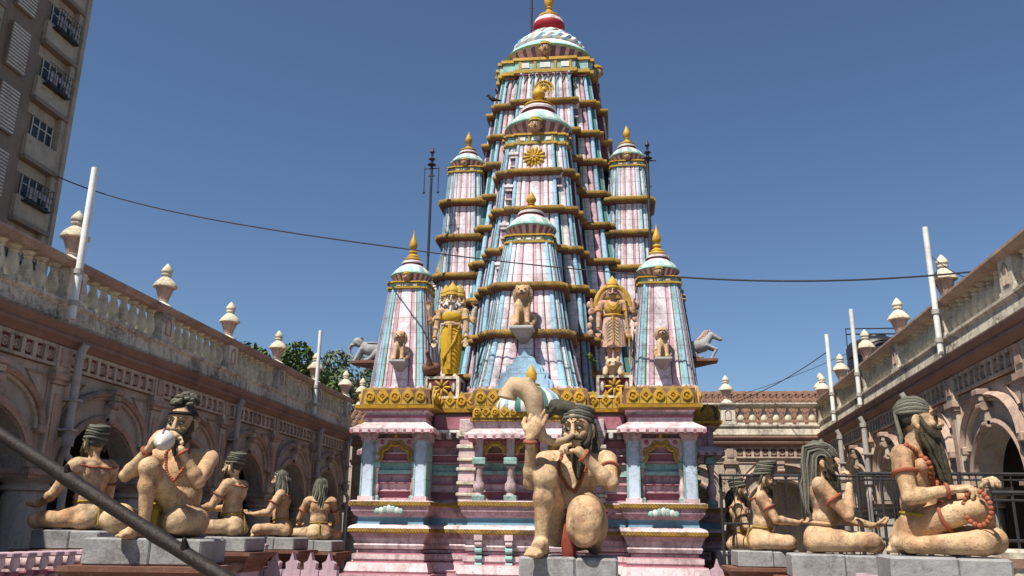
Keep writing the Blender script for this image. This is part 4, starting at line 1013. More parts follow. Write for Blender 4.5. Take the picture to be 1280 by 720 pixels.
m = MB(); scalp(m, HM, 'hair', 1.02)
for k in range(5): m.tube([(-.094, -.0+.012*k, .055+.018*k), (-.055, -.070+.02*k, .078+.018*k), (.03, -.080+.02*k, .080+.018*k), (.086, -.02+.012*k, .055+.018*k), (.09, .06, .04+.018*k), (.0, .115, .05+.018*k)], .0125, 'hair' if k % 2 else 'hairlight', 8, M=HM)
m.cap((-.03, .0, .135), .045, (-.12, -.02, .155), .052, 'hair', 12, M=HM)
for k in range(7): m.tube([(-.08, .0, .15), (-.125+.02*math.cos(k), -.03+.03*math.sin(k), .17+.015*math.cos(k*2)), (-.17, -.02+.03*math.cos(k*1.7), .135+.03*math.sin(k)), (-.185, .0, .09)], [.02, .022, .018, .008], 'hair', 7, M=HM)
for s_ in (-1, 1):
    for k in range(4): m.tube([(s_*.09, .03+.01*k, .03), (s_*.10, .05, -.04-.01*k), (s_*(.085+.01*k), .05, -.11), (s_*(.07+.012*k), .03, -.16)], [.018, .018, .014, .006], 'hair', 7, M=HM)
m.build('hair', r, angle=70)
m = MB(); m.ell((0, -.112, .068), (.010, .004, .012), 'redcloth', seg=8, rings=6, M=HM)
m = MB(); m.tube([(-.035, .09+.02, .22), (-.03, -.14, .25), (-.03, -.22, .20), (-.03, -.24, .06), (-.03, -.22, .005)], [.04, .05, .055, .055, .05], 'redcloth', 10); m.build('loincloth', r)
snug(b, 'waist_cord', r, (0, .03, .31), (0, 0, 1), .014, 'redcloth')
drape(b, 'bead_necklace', r, [(-.11, -.09, .76), (-.12, -.155, .66), (-.10, -.165, .56), (-.05, -.165, .48), (.01, -.165, .45), (.06, -.165, .52), (.10, -.13, .66), (.12, -.09, .74)], .014)
for c, ax in (((-.285, -.455, .775), (0, -.3, 1)), ((.085, -.335, .69), (-.8, -.3, .6)), ((.262, -.125, .59), (.1, -.9, -.6))): snug(b, 'bangle', r, c, ax, .013)
hr = MB(); hp = [(.0, -.225, .845), (-.06, -.30, .80), (-.13, -.36, .775), (-.20, -.40, .81), (-.245, -.42, .90), (-.255, -.43, 1.0), (-.27, -.43, 1.09), (-.33, -.43, 1.16), (-.41, -.43, 1.17), (-.455, -.43, 1.11)]
hr.tube(hp, [.018, .023, .028, .037, .050, .065, .078, .084, .075, .062], 'horn', 18); hr.tube([(-.453, -.43, 1.125), (-.462, -.43, 1.085)], [.068, .074], 'horn', 18)
tag(hr.build('curved_horn', None, (-.30, 6.5, 1.53)), 'thick curved horn held to the mouth of the kneeling central ascetic', 'horn')
pedestal(-.33, 6.48, 1.53, 0, .68, .70, .30, 'grey stone pedestal under the horn-blowing central ascetic', False)

# ---- generic crossed legs
def crossed(b, s=1.0, mt='skin', kx=.34, ky=-.26):
    for s_ in (-1, 1):
        kn = (s_*kx, ky, .105); an = (-s_*.10, ky-.11+(.05 if s_ > 0 else 0), .075)
        leg(b, (s_*.10, .02, .12), kn, an, mt, s); foot(b, an, (-s_*1, .1, -.05), (0, -.5, 1), mt, .95)
def lotus(b, mt='skin'):
    leg(b, (.12, .0, .12), (.33, -.28, .09), (-.05, -.34, .08), mt); foot(b, (-.06, -.34, .08), (-1, .2, 0), (0, -.6, 1), mt, .95)
    leg(b, (-.12, .0, .12), (-.33, -.28, .09), (.05, -.30, .17), mt, .98); foot(b, (.06, -.30, .17), (1, .25, 0), (0, -.4, 1), mt, .95)

# ---- R1 large bearded ascetic, right foreground
r = fig_root('ascetic_statue', 2.05, 6.25, 1.58, 52, 'long-bearded ascetic statue with slicked-back hair telling red beads, nearest on the right', .98)
b = SB(); torso(b, w=1.08, top=.69)
HM = head_matrix((0, -.06, .905), 16, -2, 0, 1.14); b.cap((0, .01, .68), .068, (0, -.02, .80), .060, 'skin'); head_body(b, HM)
leg(b, (.12, .0, .13), (.05, -.42, .10), (-.20, -.02, .065), s=1.0)       # lower leg folded under, towards the viewer
b.cap((.05, -.42, .10), .085, (-.16, -.41, .085), .080, 'skin', 16); b.cap((-.16, -.41, .085), .080, (-.25, .0, .06), .050, 'skin', 16)
foot(b, (-.25, -.02, .075), (.1, 1, 0.0), (-1, 0, .1), 'skin', 1.15)
leg(b, (-.12, .0, .20), (-.10, -.38, .30), (.18, -.40, .14), s=1.0)
arm(b, (-.24, .0, .64), (-.30, -.05, .37), (-.15, -.27, .42), s=1.0); hand(b, (-.15, -.27, .42), 0, (.15, -1, .10), (.1, 0, -1), 'skin', 1, 1.3, (.6, .6, .65, .7))
arm(b, (.24, .0, .64), (.28, -.12, .36), (.05, -.40, .38), s=1.0); hand(b, (.05, -.40, .385), 0, (-.1, -.4, .9), (-.2, -.6, -.5), 'skin', -1, 1.3, (.9, .9, .9, .9))
sculpt(b, 'body', r, .0075, 3, .0022); face_paint(r, HM, closed=True); beard(r, HM, .35, .078, fwd_=.05)
m = MB(); scalp(m, HM)
for i in range(25):
    tau = R(86*(i-12)/12); pts = []
    for f_ in (-62, -40, -15, 12, 38, 62):
        q = R(f_-(12 if abs(i-12) > 7 and f_ < -30 else 0)); k = 1.045+.012*math.sin(i*2+f_*.05)
        pts.append((.094*k*math.cos(q)*math.sin(tau), .028+.106*k*math.sin(q), .040+.104*k*math.cos(q)*math.cos(tau)))
    x_ = math.sin(tau)*.088
    pts += [(x_*1.02, .118, -.02), (x_*1.0, .112+.008*math.sin(i*2), -.09), (x_*1.05, .116, -.15), (x_*1.0, .104, -.20-.02*(i % 3))]
    m.tube(pts, [.004, .009, .0115, .012, .012, .012, .012, .012, .010, .004], 'hair' if i % 2 else 'hairlight', 7, M=HM)
m.build('hair', r, angle=70)
drape(b, 'bead_necklace', r, [(-.06, .12, .74), (-.11, .02, .735), (-.125, -.12, .64), (-.09, -.15, .52), (-.03, -.16, .44), (.04, -.16, .46), (.10, -.14, .60), (.11, .0, .74), (.05, .12, .74)], .020)
snug(b, 'armband', r, (-.262, -.018, .53), (-.2, -.2, -.9), .017); snug(b, 'armband', r, (.256, -.04, .52), (.1, -.4, -.9), .016); snug(b, 'wrist_beads', r, (-.165, -.245, .415), (.5, -.9, .1), .013)
bead_string('prayer_beads', r, [(-.175+.01*math.sin(a), -.42+.085*math.sin(a), .30+.11*math.cos(a)) for a in [2*math.pi*i/14 for i in range(15)]], .018)
snug(b, 'waist_sash', r, (0, .03, .27), (0, -.1, 1), .013, 'yellowcloth'); snug(b, 'knee_beads', r, (-.11, -.20, .25), (0, -.9, .25), .013)
pedestal(2.10, 6.13, 1.575, R(-8), .70, .62, .32, 'grey stone pedestal under the nearest bearded ascetic on the right', False)

# ---- R2 ascetic with an enormous mane, hand at his mouth
r = fig_root('ascetic_statue', 2.02, 9.0, 1.53, 80, 'ascetic statue with a huge striped mane and one hand raised to his mouth', 1.02)
b = SB(); torso(b, w=1.02); HM = head_matrix((0, -.05, .85), 0, 0, 0, 1.06); b.cap((0, .0, .64), .06, (0, -.02, .76), .055, 'skin'); head_body(b, HM); crossed(b, 1.1, kx=.24, ky=-.40)
arm(b, (-.22, .0, .62), (-.27, -.22, .34), (-.13, -.26, .62), s=1.05); hand(b, (-.13, -.262, .63), 0, (.35, -.1, 1), (.3, .9, .1), 'skin', -1, 1.15, (.35, .4, .7, .8))
arm(b, (.22, .0, .62), (.30, -.18, .33), (.22, -.46, .26), s=1.0); hand(b, (.22, -.46, .26), 0, (0, -1, .1), (0, .1, 1), 'skin', 1, 1.15, (.4, .4, .4, .4))
sculpt(b, 'body', r, .011, 3, .002); face_paint(r, HM, closed=True); beard(r, HM, .22, .058, fwd_=.05)
m = MB(); scalp(m, HM, r=1.02)
for i in range(17):
    t = (i-8)/8
    for lay in range(3):
        o = .022*lay; x = t*.115
        m.tube([(x*.7, -.088+.06*abs(t)+o*.2, .070+o*.4), (x*.9, -.05+o*.2, .125+o-.03*abs(t)), (x, .04+o*.6, .150+o-.04*abs(t)), (x*1.05, .12+o, .09+o), (x*1.1, .145+o*.9, -.02), (x*1.15, .145+o*.8, -.16), (x*1.2, .155+o*.6+.01*math.sin(i), -.30), (x*1.2, .165+o*.4, -.42), (x*1.15, .15, -.48)], [.010, .013, .0135, .0135, .0135, .0135, .013, .010, .005], 'hair' if (i+lay) % 2 else 'hairlight', 7, M=HM)
for s_ in (-1, 1):
    for k in range(7):
        q = .050+.016*k; x = s_*(.102+.003*(6-k)); pts = [(x*.97, .012-q*math.cos(R(a_)), .005+q*1.12*math.sin(R(a_))) for a_ in range(20, 181, 20)]
        e_ = pts[-1]; pts += [(x*1.05, e_[1]+.01, -.08), (x*1.1, e_[1]+.02+.006*k, -.20), (x*1.1, e_[1]+.025, -.34-.02*k)]
        m.tube(pts, [.006]+[.0105]*(len(pts)-2)+[.004], 'hair' if k % 2 else 'hairlight', 7, M=HM)
m.build('hair', r, angle=70)
snug(b, 'armband', r, (-.243, -.105, .485), (-.15, -.6, -.8), .018); snug(b, 'armband', r, (.255, -.08, .48), (.2, -.5, -.8), .016)
snug(b, 'waist_sash', r, (0, .02, .27), (0, -.1, 1), .018, 'skin')
m = MB(); m.tube([(.2, -.60, .34), (.22, -.50, .27), (.24, -.44, .23)], .012, 'horn', 8); m.build('clay_pipe', r)
pedestal(2.08, 8.9, 1.525, R(-6), .84, .66, .22, 'grey stone pedestal under the ascetic with the huge mane')

# ---- generic seated maker
def seated(x, y, z, rz, label, style, sc_=1.0, arms='lap', ped=True, pedl=None, prz=0, lean=0.0, head=(0, 0), cord=True, bl=.14, legs='crossed', voxel=.012, thread=True):
    r = fig_root('ascetic_statue', x, y, z, rz, label, sc_)
    b = SB(); torso(b, lean=lean); HM = head_matrix((0, -.05+lean, .845), head[0], head[1], 0, 1.04); b.cap((0, .0+lean*.9, .64), .058, (0, -.02+lean, .76), .054, 'skin'); head_body(b, HM)
    (crossed if legs == 'crossed' else lotus)(b)
    bands = []
    for s_ in (-1, 1):
        sh = (s_*.215, lean, .615)
        if arms == 'lap': el, w_, d, n_ = (s_*.29, -.10+lean*.5, .34), (s_*.14, -.34, .27), (-s_*.4, -.9, -.05), (0, 0, 1)
        elif arms == 'front': el, w_, d, n_ = (s_*.27, -.14+lean*.5, .36), (s_*.09, -.40, .33), (-s_*.25, -.95, .05), (0, .1, 1)
        elif arms == 'prayer': el, w_, d, n_ = (s_*.27, -.14, .36), (s_*.05, -.34, .40), (-s_*.1, -.8, .5), (-s_*1, 0, 0)
        else: el, w_, d, n_ = (s_*.31, -.12, .34), (s_*.28, -.36, .24), (0, -1, -.1), (0, 0, 1)
        arm(b, sh, el, w_, s=.98); hand(b, w_, 0, d, n_, 'skin', s_, 1.15, (.45, .4, .4, .45) if arms != 'knees' else (.9, .3, .25, .25))
        bands.append((V(sh)+(V(el)-V(sh))*.48, V(el)-V(sh)))
    sculpt(b, 'body', r, voxel, 3, .002); face_paint(r, HM, marks=False)
    for c_, x_ in bands: snug(b, 'armband', r, c_, x_, .013, 'beads' if style != 'turban' else 'brownstone')
    beard(r, HM, bl, .055, fwd_=.03)
    if style == 'turban': hair_turban(r, HM)
    elif style == 'swirl': hair_turban(r, HM, 7, r0=.104, h=.024, lean=(0, -.008))
    elif style == 'long': hair_long(r, HM, .30)
    elif style == 'longer': hair_long(r, HM, .34, spread=.07, n=15)
    elif style == 'curls': hair_curls(r, HM)
    if cord:
        snug(b, 'waist_cord', r, (0, .03, .27), (0, -.1, 1), .012, 'yellowcloth'); m = MB(); m.tube([(0, .165, .27), (.005, .195, .17), (0, .195, .05)], .012, 'yellowcloth', 8); m.build('cord_tail', r)
    if thread: snug(b, 'bead_necklace', r, (0, lean*.8-.01, .66), (0, .45, 1), .012, beads=True, n=40)
    if pedl: pedestal(x, y, z, R(prz), .78, .70, .20, pedl)
    return r
seated(-5.88, 9.25, 1.645, -112, 'turbaned ascetic statue seen from behind, seated far left behind the bamboo pole', 'turban', 1.12, 'knees', pedl='grey topped pink pedestal at the far left under the turbaned ascetic', legs='lotus')
seated(-5.38, 11.9, 1.57, -94, 'ascetic statue with banded turban seated just behind the conch blower', 'turban', 1.12, 'front', pedl='grey topped pedestal just behind the conch blower', bl=.17)
seated(-5.52, 14.1, 1.55, -80, 'long-haired ascetic statue on the left holding both hands out before him', 'long', 1.08, 'front', pedl='grey topped pedestal under the long-haired ascetic with outstretched hands')
seated(-5.41, 15.7, 1.49, -155, 'long-haired ascetic statue turned fully away, last of the left row', 'longer', 1.10, 'knees', pedl='grey topped pedestal of the last ascetic in the left row', cord=True)
seated(1.93, 12.0, 1.49, 84, 'ascetic statue with swirled pointed turban, reaching forward behind the big-maned one', 'swirl', 1.08, 'front', pedl='grey topped pedestal under the ascetic with swirled turban', bl=.22, head=(0, 8))
seated(1.84, 13.7, 1.45, 84, 'ascetic statue half hidden behind the one with the swirled turban', 'turban', 1.04, 'lap', pedl='pedestal half hidden behind the swirl-turbaned ascetic')
seated(1.98, 15.4, 1.42, 88, 'shadowy ascetic statue farthest back in the right row beside the temple', 'long', 1.02, 'lap', pedl='pedestal farthest back in the right row')

# ---- L2 conch blower
r = fig_root('ascetic_statue', -3.92, 7.45, 1.60, 8, 'curly-topknot ascetic statue blowing a white conch held in both hands, one knee raised', 1.10)
b = SB(); b.ell((.02, .08, .15), (.20, .17, .15), 'skin', seg=20); b.ell((.05, .04, .34), (.155, .13, .17), 'skin', seg=20); b.ell((.05, .02, .53), (.185, .13, .16), 'skin', seg=20)
b.cap((-.17, .0, .64), .070, (.23, .02, .64), .072, 'skin', 16); b.ell((.12, .08, .56), (.09, .05, .11), 'skin')
HM = head_matrix((.03, -.11, .905), -6, 10, 3, 1.14); b.cap((.02, .0, .66), .066, (.01, -.06, .80), .058, 'skin'); head_body(b, HM)
leg(b, (.08, .06, .14), (-.09, -.36, .53), (-.10, -.30, .09), s=.98); foot(b, (-.10, -.305, .085), (-.5, -.9, 0), (0, 0, 1), 'skin', 1.25)
b.cap((.15, .06, .13), .13, (.10, -.18, .13), .10, 'skin', 16)
leg(b, (-.12, .0, .12), (-.44, -.12, .13), (-.15, .12, .06), s=1.0); b.ell((-.36, -.14, .14), (.12, .11, .12), 'skin')
arm(b, (-.20, .0, .63), (-.32, -.24, .47), (-.12, -.35, .67), s=.95); hand(b, (-.12, -.35, .67), 0, (.42, -.35, .75), (.6, .4, -.3), 'skin', 1, 1.3, (.42, .42, .42, .42))
arm(b, (.25, .02, .63), (.27, -.26, .43), (.13, -.35, .67), s=1.0); hand(b, (.13, -.35, .67), 0, (-.42, -.35, .75), (-.6, .4, -.3), 'skin', -1, 1.3, (.5, .5, .5, .5))
sculpt(b, 'body', r, .0075, 3, .0022); face_paint(r, HM, marks=False, look=-.3); beard(r, HM, .14, .06); hair_curls(r, HM)
for c, ax in (((-.135, -.342, .65), (.65, -.3, .7)), ((.14, -.342, .645), (-.5, -.2, .85))): snug(b, 'bangle', r, c, ax, .013)
drape(b, 'bead_necklace', r, [(-.11, -.09, .72), (-.12, -.14, .62), (-.06, -.16, .5), (.02, -.16, .44), (.09, -.15, .52), (.12, -.11, .64), (.12, -.06, .72)], .013)
m = MB(); m.tube([(-.08, .1, .30), (-.09, -.10, .26), (-.10, -.20, .20), (-.10, -.20, .03)], [.05, .06, .07, .07], 'yellowcloth', 10); m.build('loincloth', r)
ms_ = MB(); q = Matrix.Translation((.015, -.385, .745)) @ Euler((R(-62), 0, R(0))).to_matrix().to_4x4()
ms_.lathe([(.012, .115), (.018, .08), (.04, .055), (.060, .03), (.078, 0), (.080, -.03), (.066, -.07), (.040, -.10), (.012, -.125)], 'shell', 20, M=q); ms_.tube([(-.02, -.075, .03), (0, -.083, -.01), (.006, -.072, -.06)], [.006, .010, .006], 'deeppink', 6, M=q)
o = ms_.build('conch_shell', None, (-3.92, 7.45, 1.60), R(8)); o.scale = (1.1,)*3; tag(o, 'white conch shell held at the mouth of the left foreground ascetic', 'conch shell')
pedestal(-3.97, 7.35, 1.60, R(8), .98, .70, .22, 'wide grey topped pedestal under the conch-blowing ascetic')

# ------------------------------------------------------------------ deities on the temple roof
def standing(x, y, z, label, kind):
    r = empty('deity_statue', (x, y, z), 0, label, 'statue', 'standing deities on the temple front'); mt = 'skin' if kind == 'a' else 'skinred'
    b = SB()
    for s_ in (-1, 1):
        leg(b, (s_*.085, 0, .72), (s_*.075, -.01, .40), (s_*.07, .0, .08), mt, .85); foot(b, (s_*.07, 0, .06), (s_*.3, -1, 0), (0, 0, 1), mt, .95)
    b.ell((0, 0, .76), (.165, .12, .12), mt); b.ell((0, 0, .92), (.135, .105, .14), mt); b.ell((0, 0, 1.06), (.165, .115, .13), mt); b.cap((-.17, 0, 1.14), .06, (.17, 0, 1.14), .06, mt)
    HM = head_matrix((0, -.03, 1.335), 0, 4, 0, 1.05); b.cap((0, 0, 1.14), .055, (0, -.01, 1.26), .05, mt); head_body(b, HM, mt)
    for s_ in (-1, 1):
        arm(b, (s_*.21, 0, 1.13), (s_*.255, -.02, .86), (s_*.265, -.10, .64), mt, .88); hand(b, (s_*.265, -.10, .64), 0, (0, -.15, -1), (0, -1, .2), mt, s_, 1.0, (.25, .2, .2, .25), .3)
        if kind == 'a':
            arm(b, (s_*.20, .08, 1.12), (s_*.37, .06, .95), (s_*.40, -.02, 1.18), mt, .8); hand(b, (s_*.40, -.02, 1.18), 0, (0, 0, 1), (0, -1, 0), mt, -s_, 1.0, (.5, .5, .5, .5))
        else: arm(b, (s_*.20, .08, 1.12), (s_*.36, .06, .98), (s_*.38, .02, 1.22), mt, .72)
        ring('armband', r, (s_*.232, -.01, 1.0), (s_*.1, 0, -1), .058, .012, 'gold'); ring('bangle', r, (s_*.264, -.09, .67), (0, -.3, -1), .036, .011, 'gold')
    sculpt(b, 'body', r, .011, 3); face_paint(r, HM, marks=False)
    def crown(M, s_=1.0):
        m = MB(); m.lathe([(.098, .055), (.112, .07), (.108, .10), (.098, .115), (.104, .13), (.092, .17), (.06, .215), (.045, .235), (.03, .25), (.008, .29)], 'goldband', 18, c=(0, .015, 0), M=M, flute=.03); m.build('crown', r)
    crown(HM)
    if kind == 'a':
        for s_ in (-1, 1):
            H2 = head_matrix((s_*.115, .02, 1.325), s_*52, 4, 0, .98); m = SB(); head_body(m, H2, mt); sculpt(m, 'side_head', r, .011, 2); crown(H2); beard(r, H2, .17, .045, 'whitehair'); face_paint(r, H2, marks=False)
        beard(r, HM, .20, .052, 'whitehair')
        m = MB(); n = 28; rg = []
        for zz, rx, ry in ((.06, .115, .10), (.12, .135, .11), (.35, .165, .125), (.60, .185, .135), (.80, .175, .13), (.90, .15, .12)):
            rg.append([(rx*(1+.035*(i % 2))*math.cos(2*math.pi*i/n), ry*(1+.035*(i % 2))*math.sin(2*math.pi*i/n)-.01, zz) for i in range(n)])
        m.loft(rg, 'robe'); m.tube([(.15, -.06, .92), (.08, -.14, .60), (-.02, -.16, .42), (-.12, -.13, .28)], .022, 'gold', 8); m.box(-.035, .035, -.165, -.12, .12, .88, 'gold', bev=.01)
        for k in range(9): m.tube([(.04, -.145, .80-.07*k), (.11, -.125, .77-.07*k), (.15, -.08, .70-.07*k)], .008, 'gold', 5)
        m.build('robe', r)
        m = MB(); m.ell((0, -.01, 1.03), (.168, .122, .13), 'robe'); m.tube([(-.14, -.06, .90), (-.05, -.135, .87), (.05, -.135, .87), (.14, -.06, .90)], .028, 'skin', 8); m.build('vest', r)
    else:
        m = MB(); moustache(m, HM, 'beard', 1.2, .02); m.build('moustache', r)
        m = MB(); n = 40; rg = []
        for zz, rx, ry in ((.36, .21, .13), (.42, .205, .13), (.62, .19, .125), (.82, .165, .12), (.90, .14, .11)):
            rg.append([(rx*(1+.06*(i % 2))*math.cos(2*math.pi*i/n), ry*(1+.06*(i % 2))*math.sin(2*math.pi*i/n)-.01, zz-(.05*max(0, -math.sin(2*math.pi*i/n)) if zz < .5 else 0)) for i in range(n)])
        m.loft(rg, 'pinkskirt'); m.tube([(0, -.145, .88), (0, -.155, .6), (0, -.15, .38)], .016, 'goldband', 8)
        for s_ in (-1, 1):
            for k in range(7): m.tube([(s_*.02, -.148, .84-.06*k), (s_*.10, -.135, .79-.06*k), (s_*.15, -.09, .70-.06*k)], .007, 'limewash', 5)
        m.build('skirt', r)
        m = MB(); m.ell((0, -.012, 1.02), (.155, .124, .14), 'goldband'); m.tube(loop((0, -.01, .0), .165, .125, .90, .90), .018, 'gold', 8)
        for k in range(3): m.tube([(-.10, -.10, 1.16-.03*k), (-.05, -.135, 1.08-.03*k), (0, -.145, 1.04-.03*k), (.05, -.135, 1.08-.03*k), (.10, -.10, 1.16-.03*k)], .010, 'gold', 6)
        m.build('vest', r)
        m = MB(); pts = [(.30*math.sin(R(a)), .14, 1.12+.38*math.cos(R(a))) for a in range(-100, 101, 10)]
        m.tube(pts, [.05]*len(pts), 'goldband', 8); m.tube([(x*.82, y+.02, 1.12+(z_-1.12)*.82) for x, y, z_ in pts], .05, 'pinkskirt', 8)
        for s_ in (-1, 1):
            for k in range(5): m.ell((s_*(.40+.02*math.sin(k*2)), .10, .62+.13*k), (.05, .04, .07), 'pinkskirt', seg=10, rings=8)
        m.build('halo_arch', r)
        m = MB(); m.tube([(.28, -.12, .0), (.27, -.13, .5), (.22, -.12, 1.1), (.19, -.10, 1.4)], .014, 'goldband', 8); m.build('bow', r)
    return r
gz = 4.08
standing(-2.65, 13.62, gz, 'three-headed white-bearded deity statue in a yellow robe on the left of the tower', 'a')
standing(.02, 13.62, gz+.18, 'moustached crowned deity statue in a pleated pink skirt on the right of the tower', 'b').scale = (.92, .92, .92)
# creatures at the feet of the deities
m = MB(); m.ell((0, 0, .13), (.14, .20, .12), 'brownstone'); m.tube([(0, -.14, .16), (0, -.20, .28), (-.02, -.22, .36), (-.02, -.28, .38)], [.06, .035, .035, .02], 'brownstone', 10); m.tube([(0, .15, .15), (0, .28, .1)], [.08, .03], 'brownstone')
for s_ in (-1, 1): m.ell((s_*.10, .03, .15), (.05, .16, .09), 'brownstone')
tag(m.build('goose_statue', None, (-2.95, 13.52, 4.08)), 'dark carved goose crouching beside the feet of the three-headed deity', 'statue')
b = SB(); b.ell((0, .05, .10), (.16, .16, .12), 'horn'); b.ell((0, -.08, .20), (.115, .10, .10), 'horn')
for s_ in (-1, 1): b.ell((s_*.09, -.06, .29), (.03, .03, .045), 'horn'); b.ell((s_*.045, -.165, .22), (.028, .02, .028), 'horn'); b.cap((s_*.11, -.08, .12), .05, (s_*.12, -.16, .03), .04, 'horn')
b.ell((0, -.17, .165), (.04, .04, .03), 'horn')
rr = empty('crouching_beast_statue', (.0, 13.52, 4.06), 0, 'squat wide-eyed beast crouching under the pink-skirted deity', 'statue'); sculpt(b, 'body', rr, .011, 2)
m = MB()
for s_ in (-1, 1): m.ell((s_*.045, -.182, .222), (.014, .010, .014), 'black', seg=8, rings=6); m.ell((s_*.045, -.176, .222), (.024, .010, .024), 'eyewhite', seg=8, rings=6)
m.build('eyes', rr)

# ------------------------------------------------------------------ lions, elephant and horse on brackets
def lion(x, y, z, s, label, mt='skin', rz=0):
    r = empty('lion_statue', (x, y, z), R(rz), label, 'lion', 'seated lions on the spires'); r.scale = (s,)*3
    b = SB(); b.ell((0, .10, .22), (.13, .17, .20), mt); b.ell((0, -.02, .36), (.12, .13, .18), mt)
    for s_ in (-1, 1):
        b.cap((s_*.075, -.08, .36), .058, (s_*.085, -.15, .05), .040, mt); b.cap((s_*.085, -.15, .035), .042, (s_*.085, -.21, .03), .036, mt)
        b.cap((s_*.11, .12, .18), .10, (s_*.14, -.02, .08), .06, mt); b.cap((s_*.14, -.02, .04), .04, (s_*.14, -.12, .035), .035, mt)
        b.ell((s_*.085, -.06, .665), (.032, .022, .036), mt)
    b.ell((0, -.08, .57), (.115, .115, .11), mt); b.ell((0, -.18, .535), (.062, .065, .052), mt); b.ell((0, -.235, .55), (.025, .02, .018), mt)
    for s_ in (-1, 1): b.ell((s_*.05, -.165, .60), (.025, .02, .02), mt)
    sculpt(b, 'body', r, .013, 2)
    for s_ in (-1, 1): m = MB(); m.ell((s_*.048, -.183, .60), (.016, .010, .015), 'black', seg=8, rings=6); m.build('eye', r)
    m = MB(); m.tube([(-.045, -.228, .512), (0, -.245, .506), (.045, -.228, .512)], .008, 'black', 6); m.build('mouth', r)
    m = MB(); m.ell((0, -.250, .555), (.022, .012, .014), 'black', seg=8, rings=6); m.build('nose', r)
    m = MB()
    for k in range(22):
        a = 2*math.pi*k/22; m.tube([(.10*math.cos(a), -.05, .57+.10*math.sin(a)), (.135*math.cos(a+.1), -.02, .56+.13*math.sin(a+.1)), (.15*math.cos(a+.2), .05, .50+.14*math.sin(a+.2))], [.03, .032, .012], 'horn', 6)
    m.build('mane', r)
    m = MB(); m.box(-.19, .19, -.26, .35, -.05, 0, 'palestone', bev=.01); m.loft([[(-.17, -.23, -.05), (.17, -.23, -.05), (.17, .35, -.05), (-.17, .35, -.05)], [(-.11, -.10, -.13), (.11, -.10, -.13), (.11, .35, -.13), (-.11, .35, -.13)], [(-.04, .12, -.22), (.04, .12, -.22), (.04, .35, -.22), (-.04, .35, -.22)]], 'greystone'); m.build('bracket_ledge', r)
    return r
lion(-1.46, 13.62, 4.90, 1.05, 'seated stone lion on the middle of the central front spire')
lion(-3.47, 13.46, 4.34, .72, 'small seated lion on the left corner turret')
lion(.79, 13.46, 4.34, .72, 'small seated lion on the right corner turret')
def beast(x, y, z, rz, label, nm, horse):
    r = empty(nm, (x, y, z), R(rz), label, nm.split('_')[0]); r.scale = (.84,)*3; mt = 'greystone'
    b = SB(); b.ell((0, .10, .26), (.12, .20, .13), mt); b.cap((0, .25, .20), .12, (0, .30, .12), .09, mt); b.ell((0, -.05, .30), (.11, .12, .13), mt)
    for s_ in (-1, 1):
        if horse: b.cap((s_*.07, -.10, .28), .045, (s_*.07, -.28, .20), .032, mt); b.cap((s_*.07, -.28, .20), .032, (s_*.07, -.20, .06), .026, mt); b.ell((s_*.07, -.19, .03), (.03, .045, .03), mt)
        else: b.cap((s_*.07, -.10, .26), .05, (s_*.07, -.22, .03), .042, mt)
        b.cap((s_*.08, .24, .18), .07, (s_*.09, .10, .06), .045, mt); b.cap((s_*.09, .10, .045), .04, (s_*.09, .0, .035), .032, mt)
    if horse:
        b.cap((0, -.08, .34), .085, (0, -.20, .50), .065, mt); b.cap((0, -.20, .50), .062, (0, -.36, .42), .038, mt); b.ell((0, -.37, .41), (.04, .045, .036), mt)
        for s_ in (-1, 1): b.ell((s_*.035, -.18, .575), (.014, .014, .035), mt)
    else:
        b.ell((0, -.20, .42), (.095, .11, .10), mt); b.cap((0, -.28, .40), .05, (0, -.37, .30), .038, mt); b.cap((0, -.37, .30), .038, (0, -.36, .16), .03, mt); b.cap((0, -.36, .16), .03, (0, -.29, .10), .022, mt)
        for s_ in (-1, 1): b.ell((s_*.10, -.14, .40), (.02, .07, .085), mt, rot=(0, 0, s_*25)); b.cap((s_*.05, -.28, .36), .016, (s_*.06, -.38, .33), .008, mt)
    sculpt(b, 'body', r, .011, 2)
    m = MB()
    if horse:
        for k in range(9): m.tube([(0, -.16+.02*k, .58-.035*k), (.03, -.08+.025*k, .58-.03*k), (.0, -.04+.03*k, .50-.03*k)], [.02, .026, .01], 'trimpink', 7)
        m.build('mane', r)
    else:
        m.ell((0, .10, .39), (.10, .12, .03), 'greystone'); m.tube([(-.09, -.12, .50), (0, -.15, .53), (.09, -.12, .50)], .015, 'greystone', 6); m.build('saddle_cloth', r)
    m = MB(); m.box(-.15, .15, -.30, .50, -.05, .012, 'brownstone', bev=.01); m.loft([[(-.13, -.26, -.05), (.13, -.26, -.05), (.13, .5, -.05), (-.13, .5, -.05)], [(-.06, .2, -.16), (.06, .2, -.16), (.06, .5, -.16), (-.06, .5, -.16)]], 'brownstone'); m.build('bracket_ledge', r)
    return r
beast(-4.22, 14.1, 4.46, -90, 'grey stone elephant on a ledge jutting left from the left turret', 'elephant_statue', False)
beast(1.46, 14.1, 4.44, 90, 'grey stone horse with reddish mane on a ledge jutting right from the right turret', 'horse_statue', True)

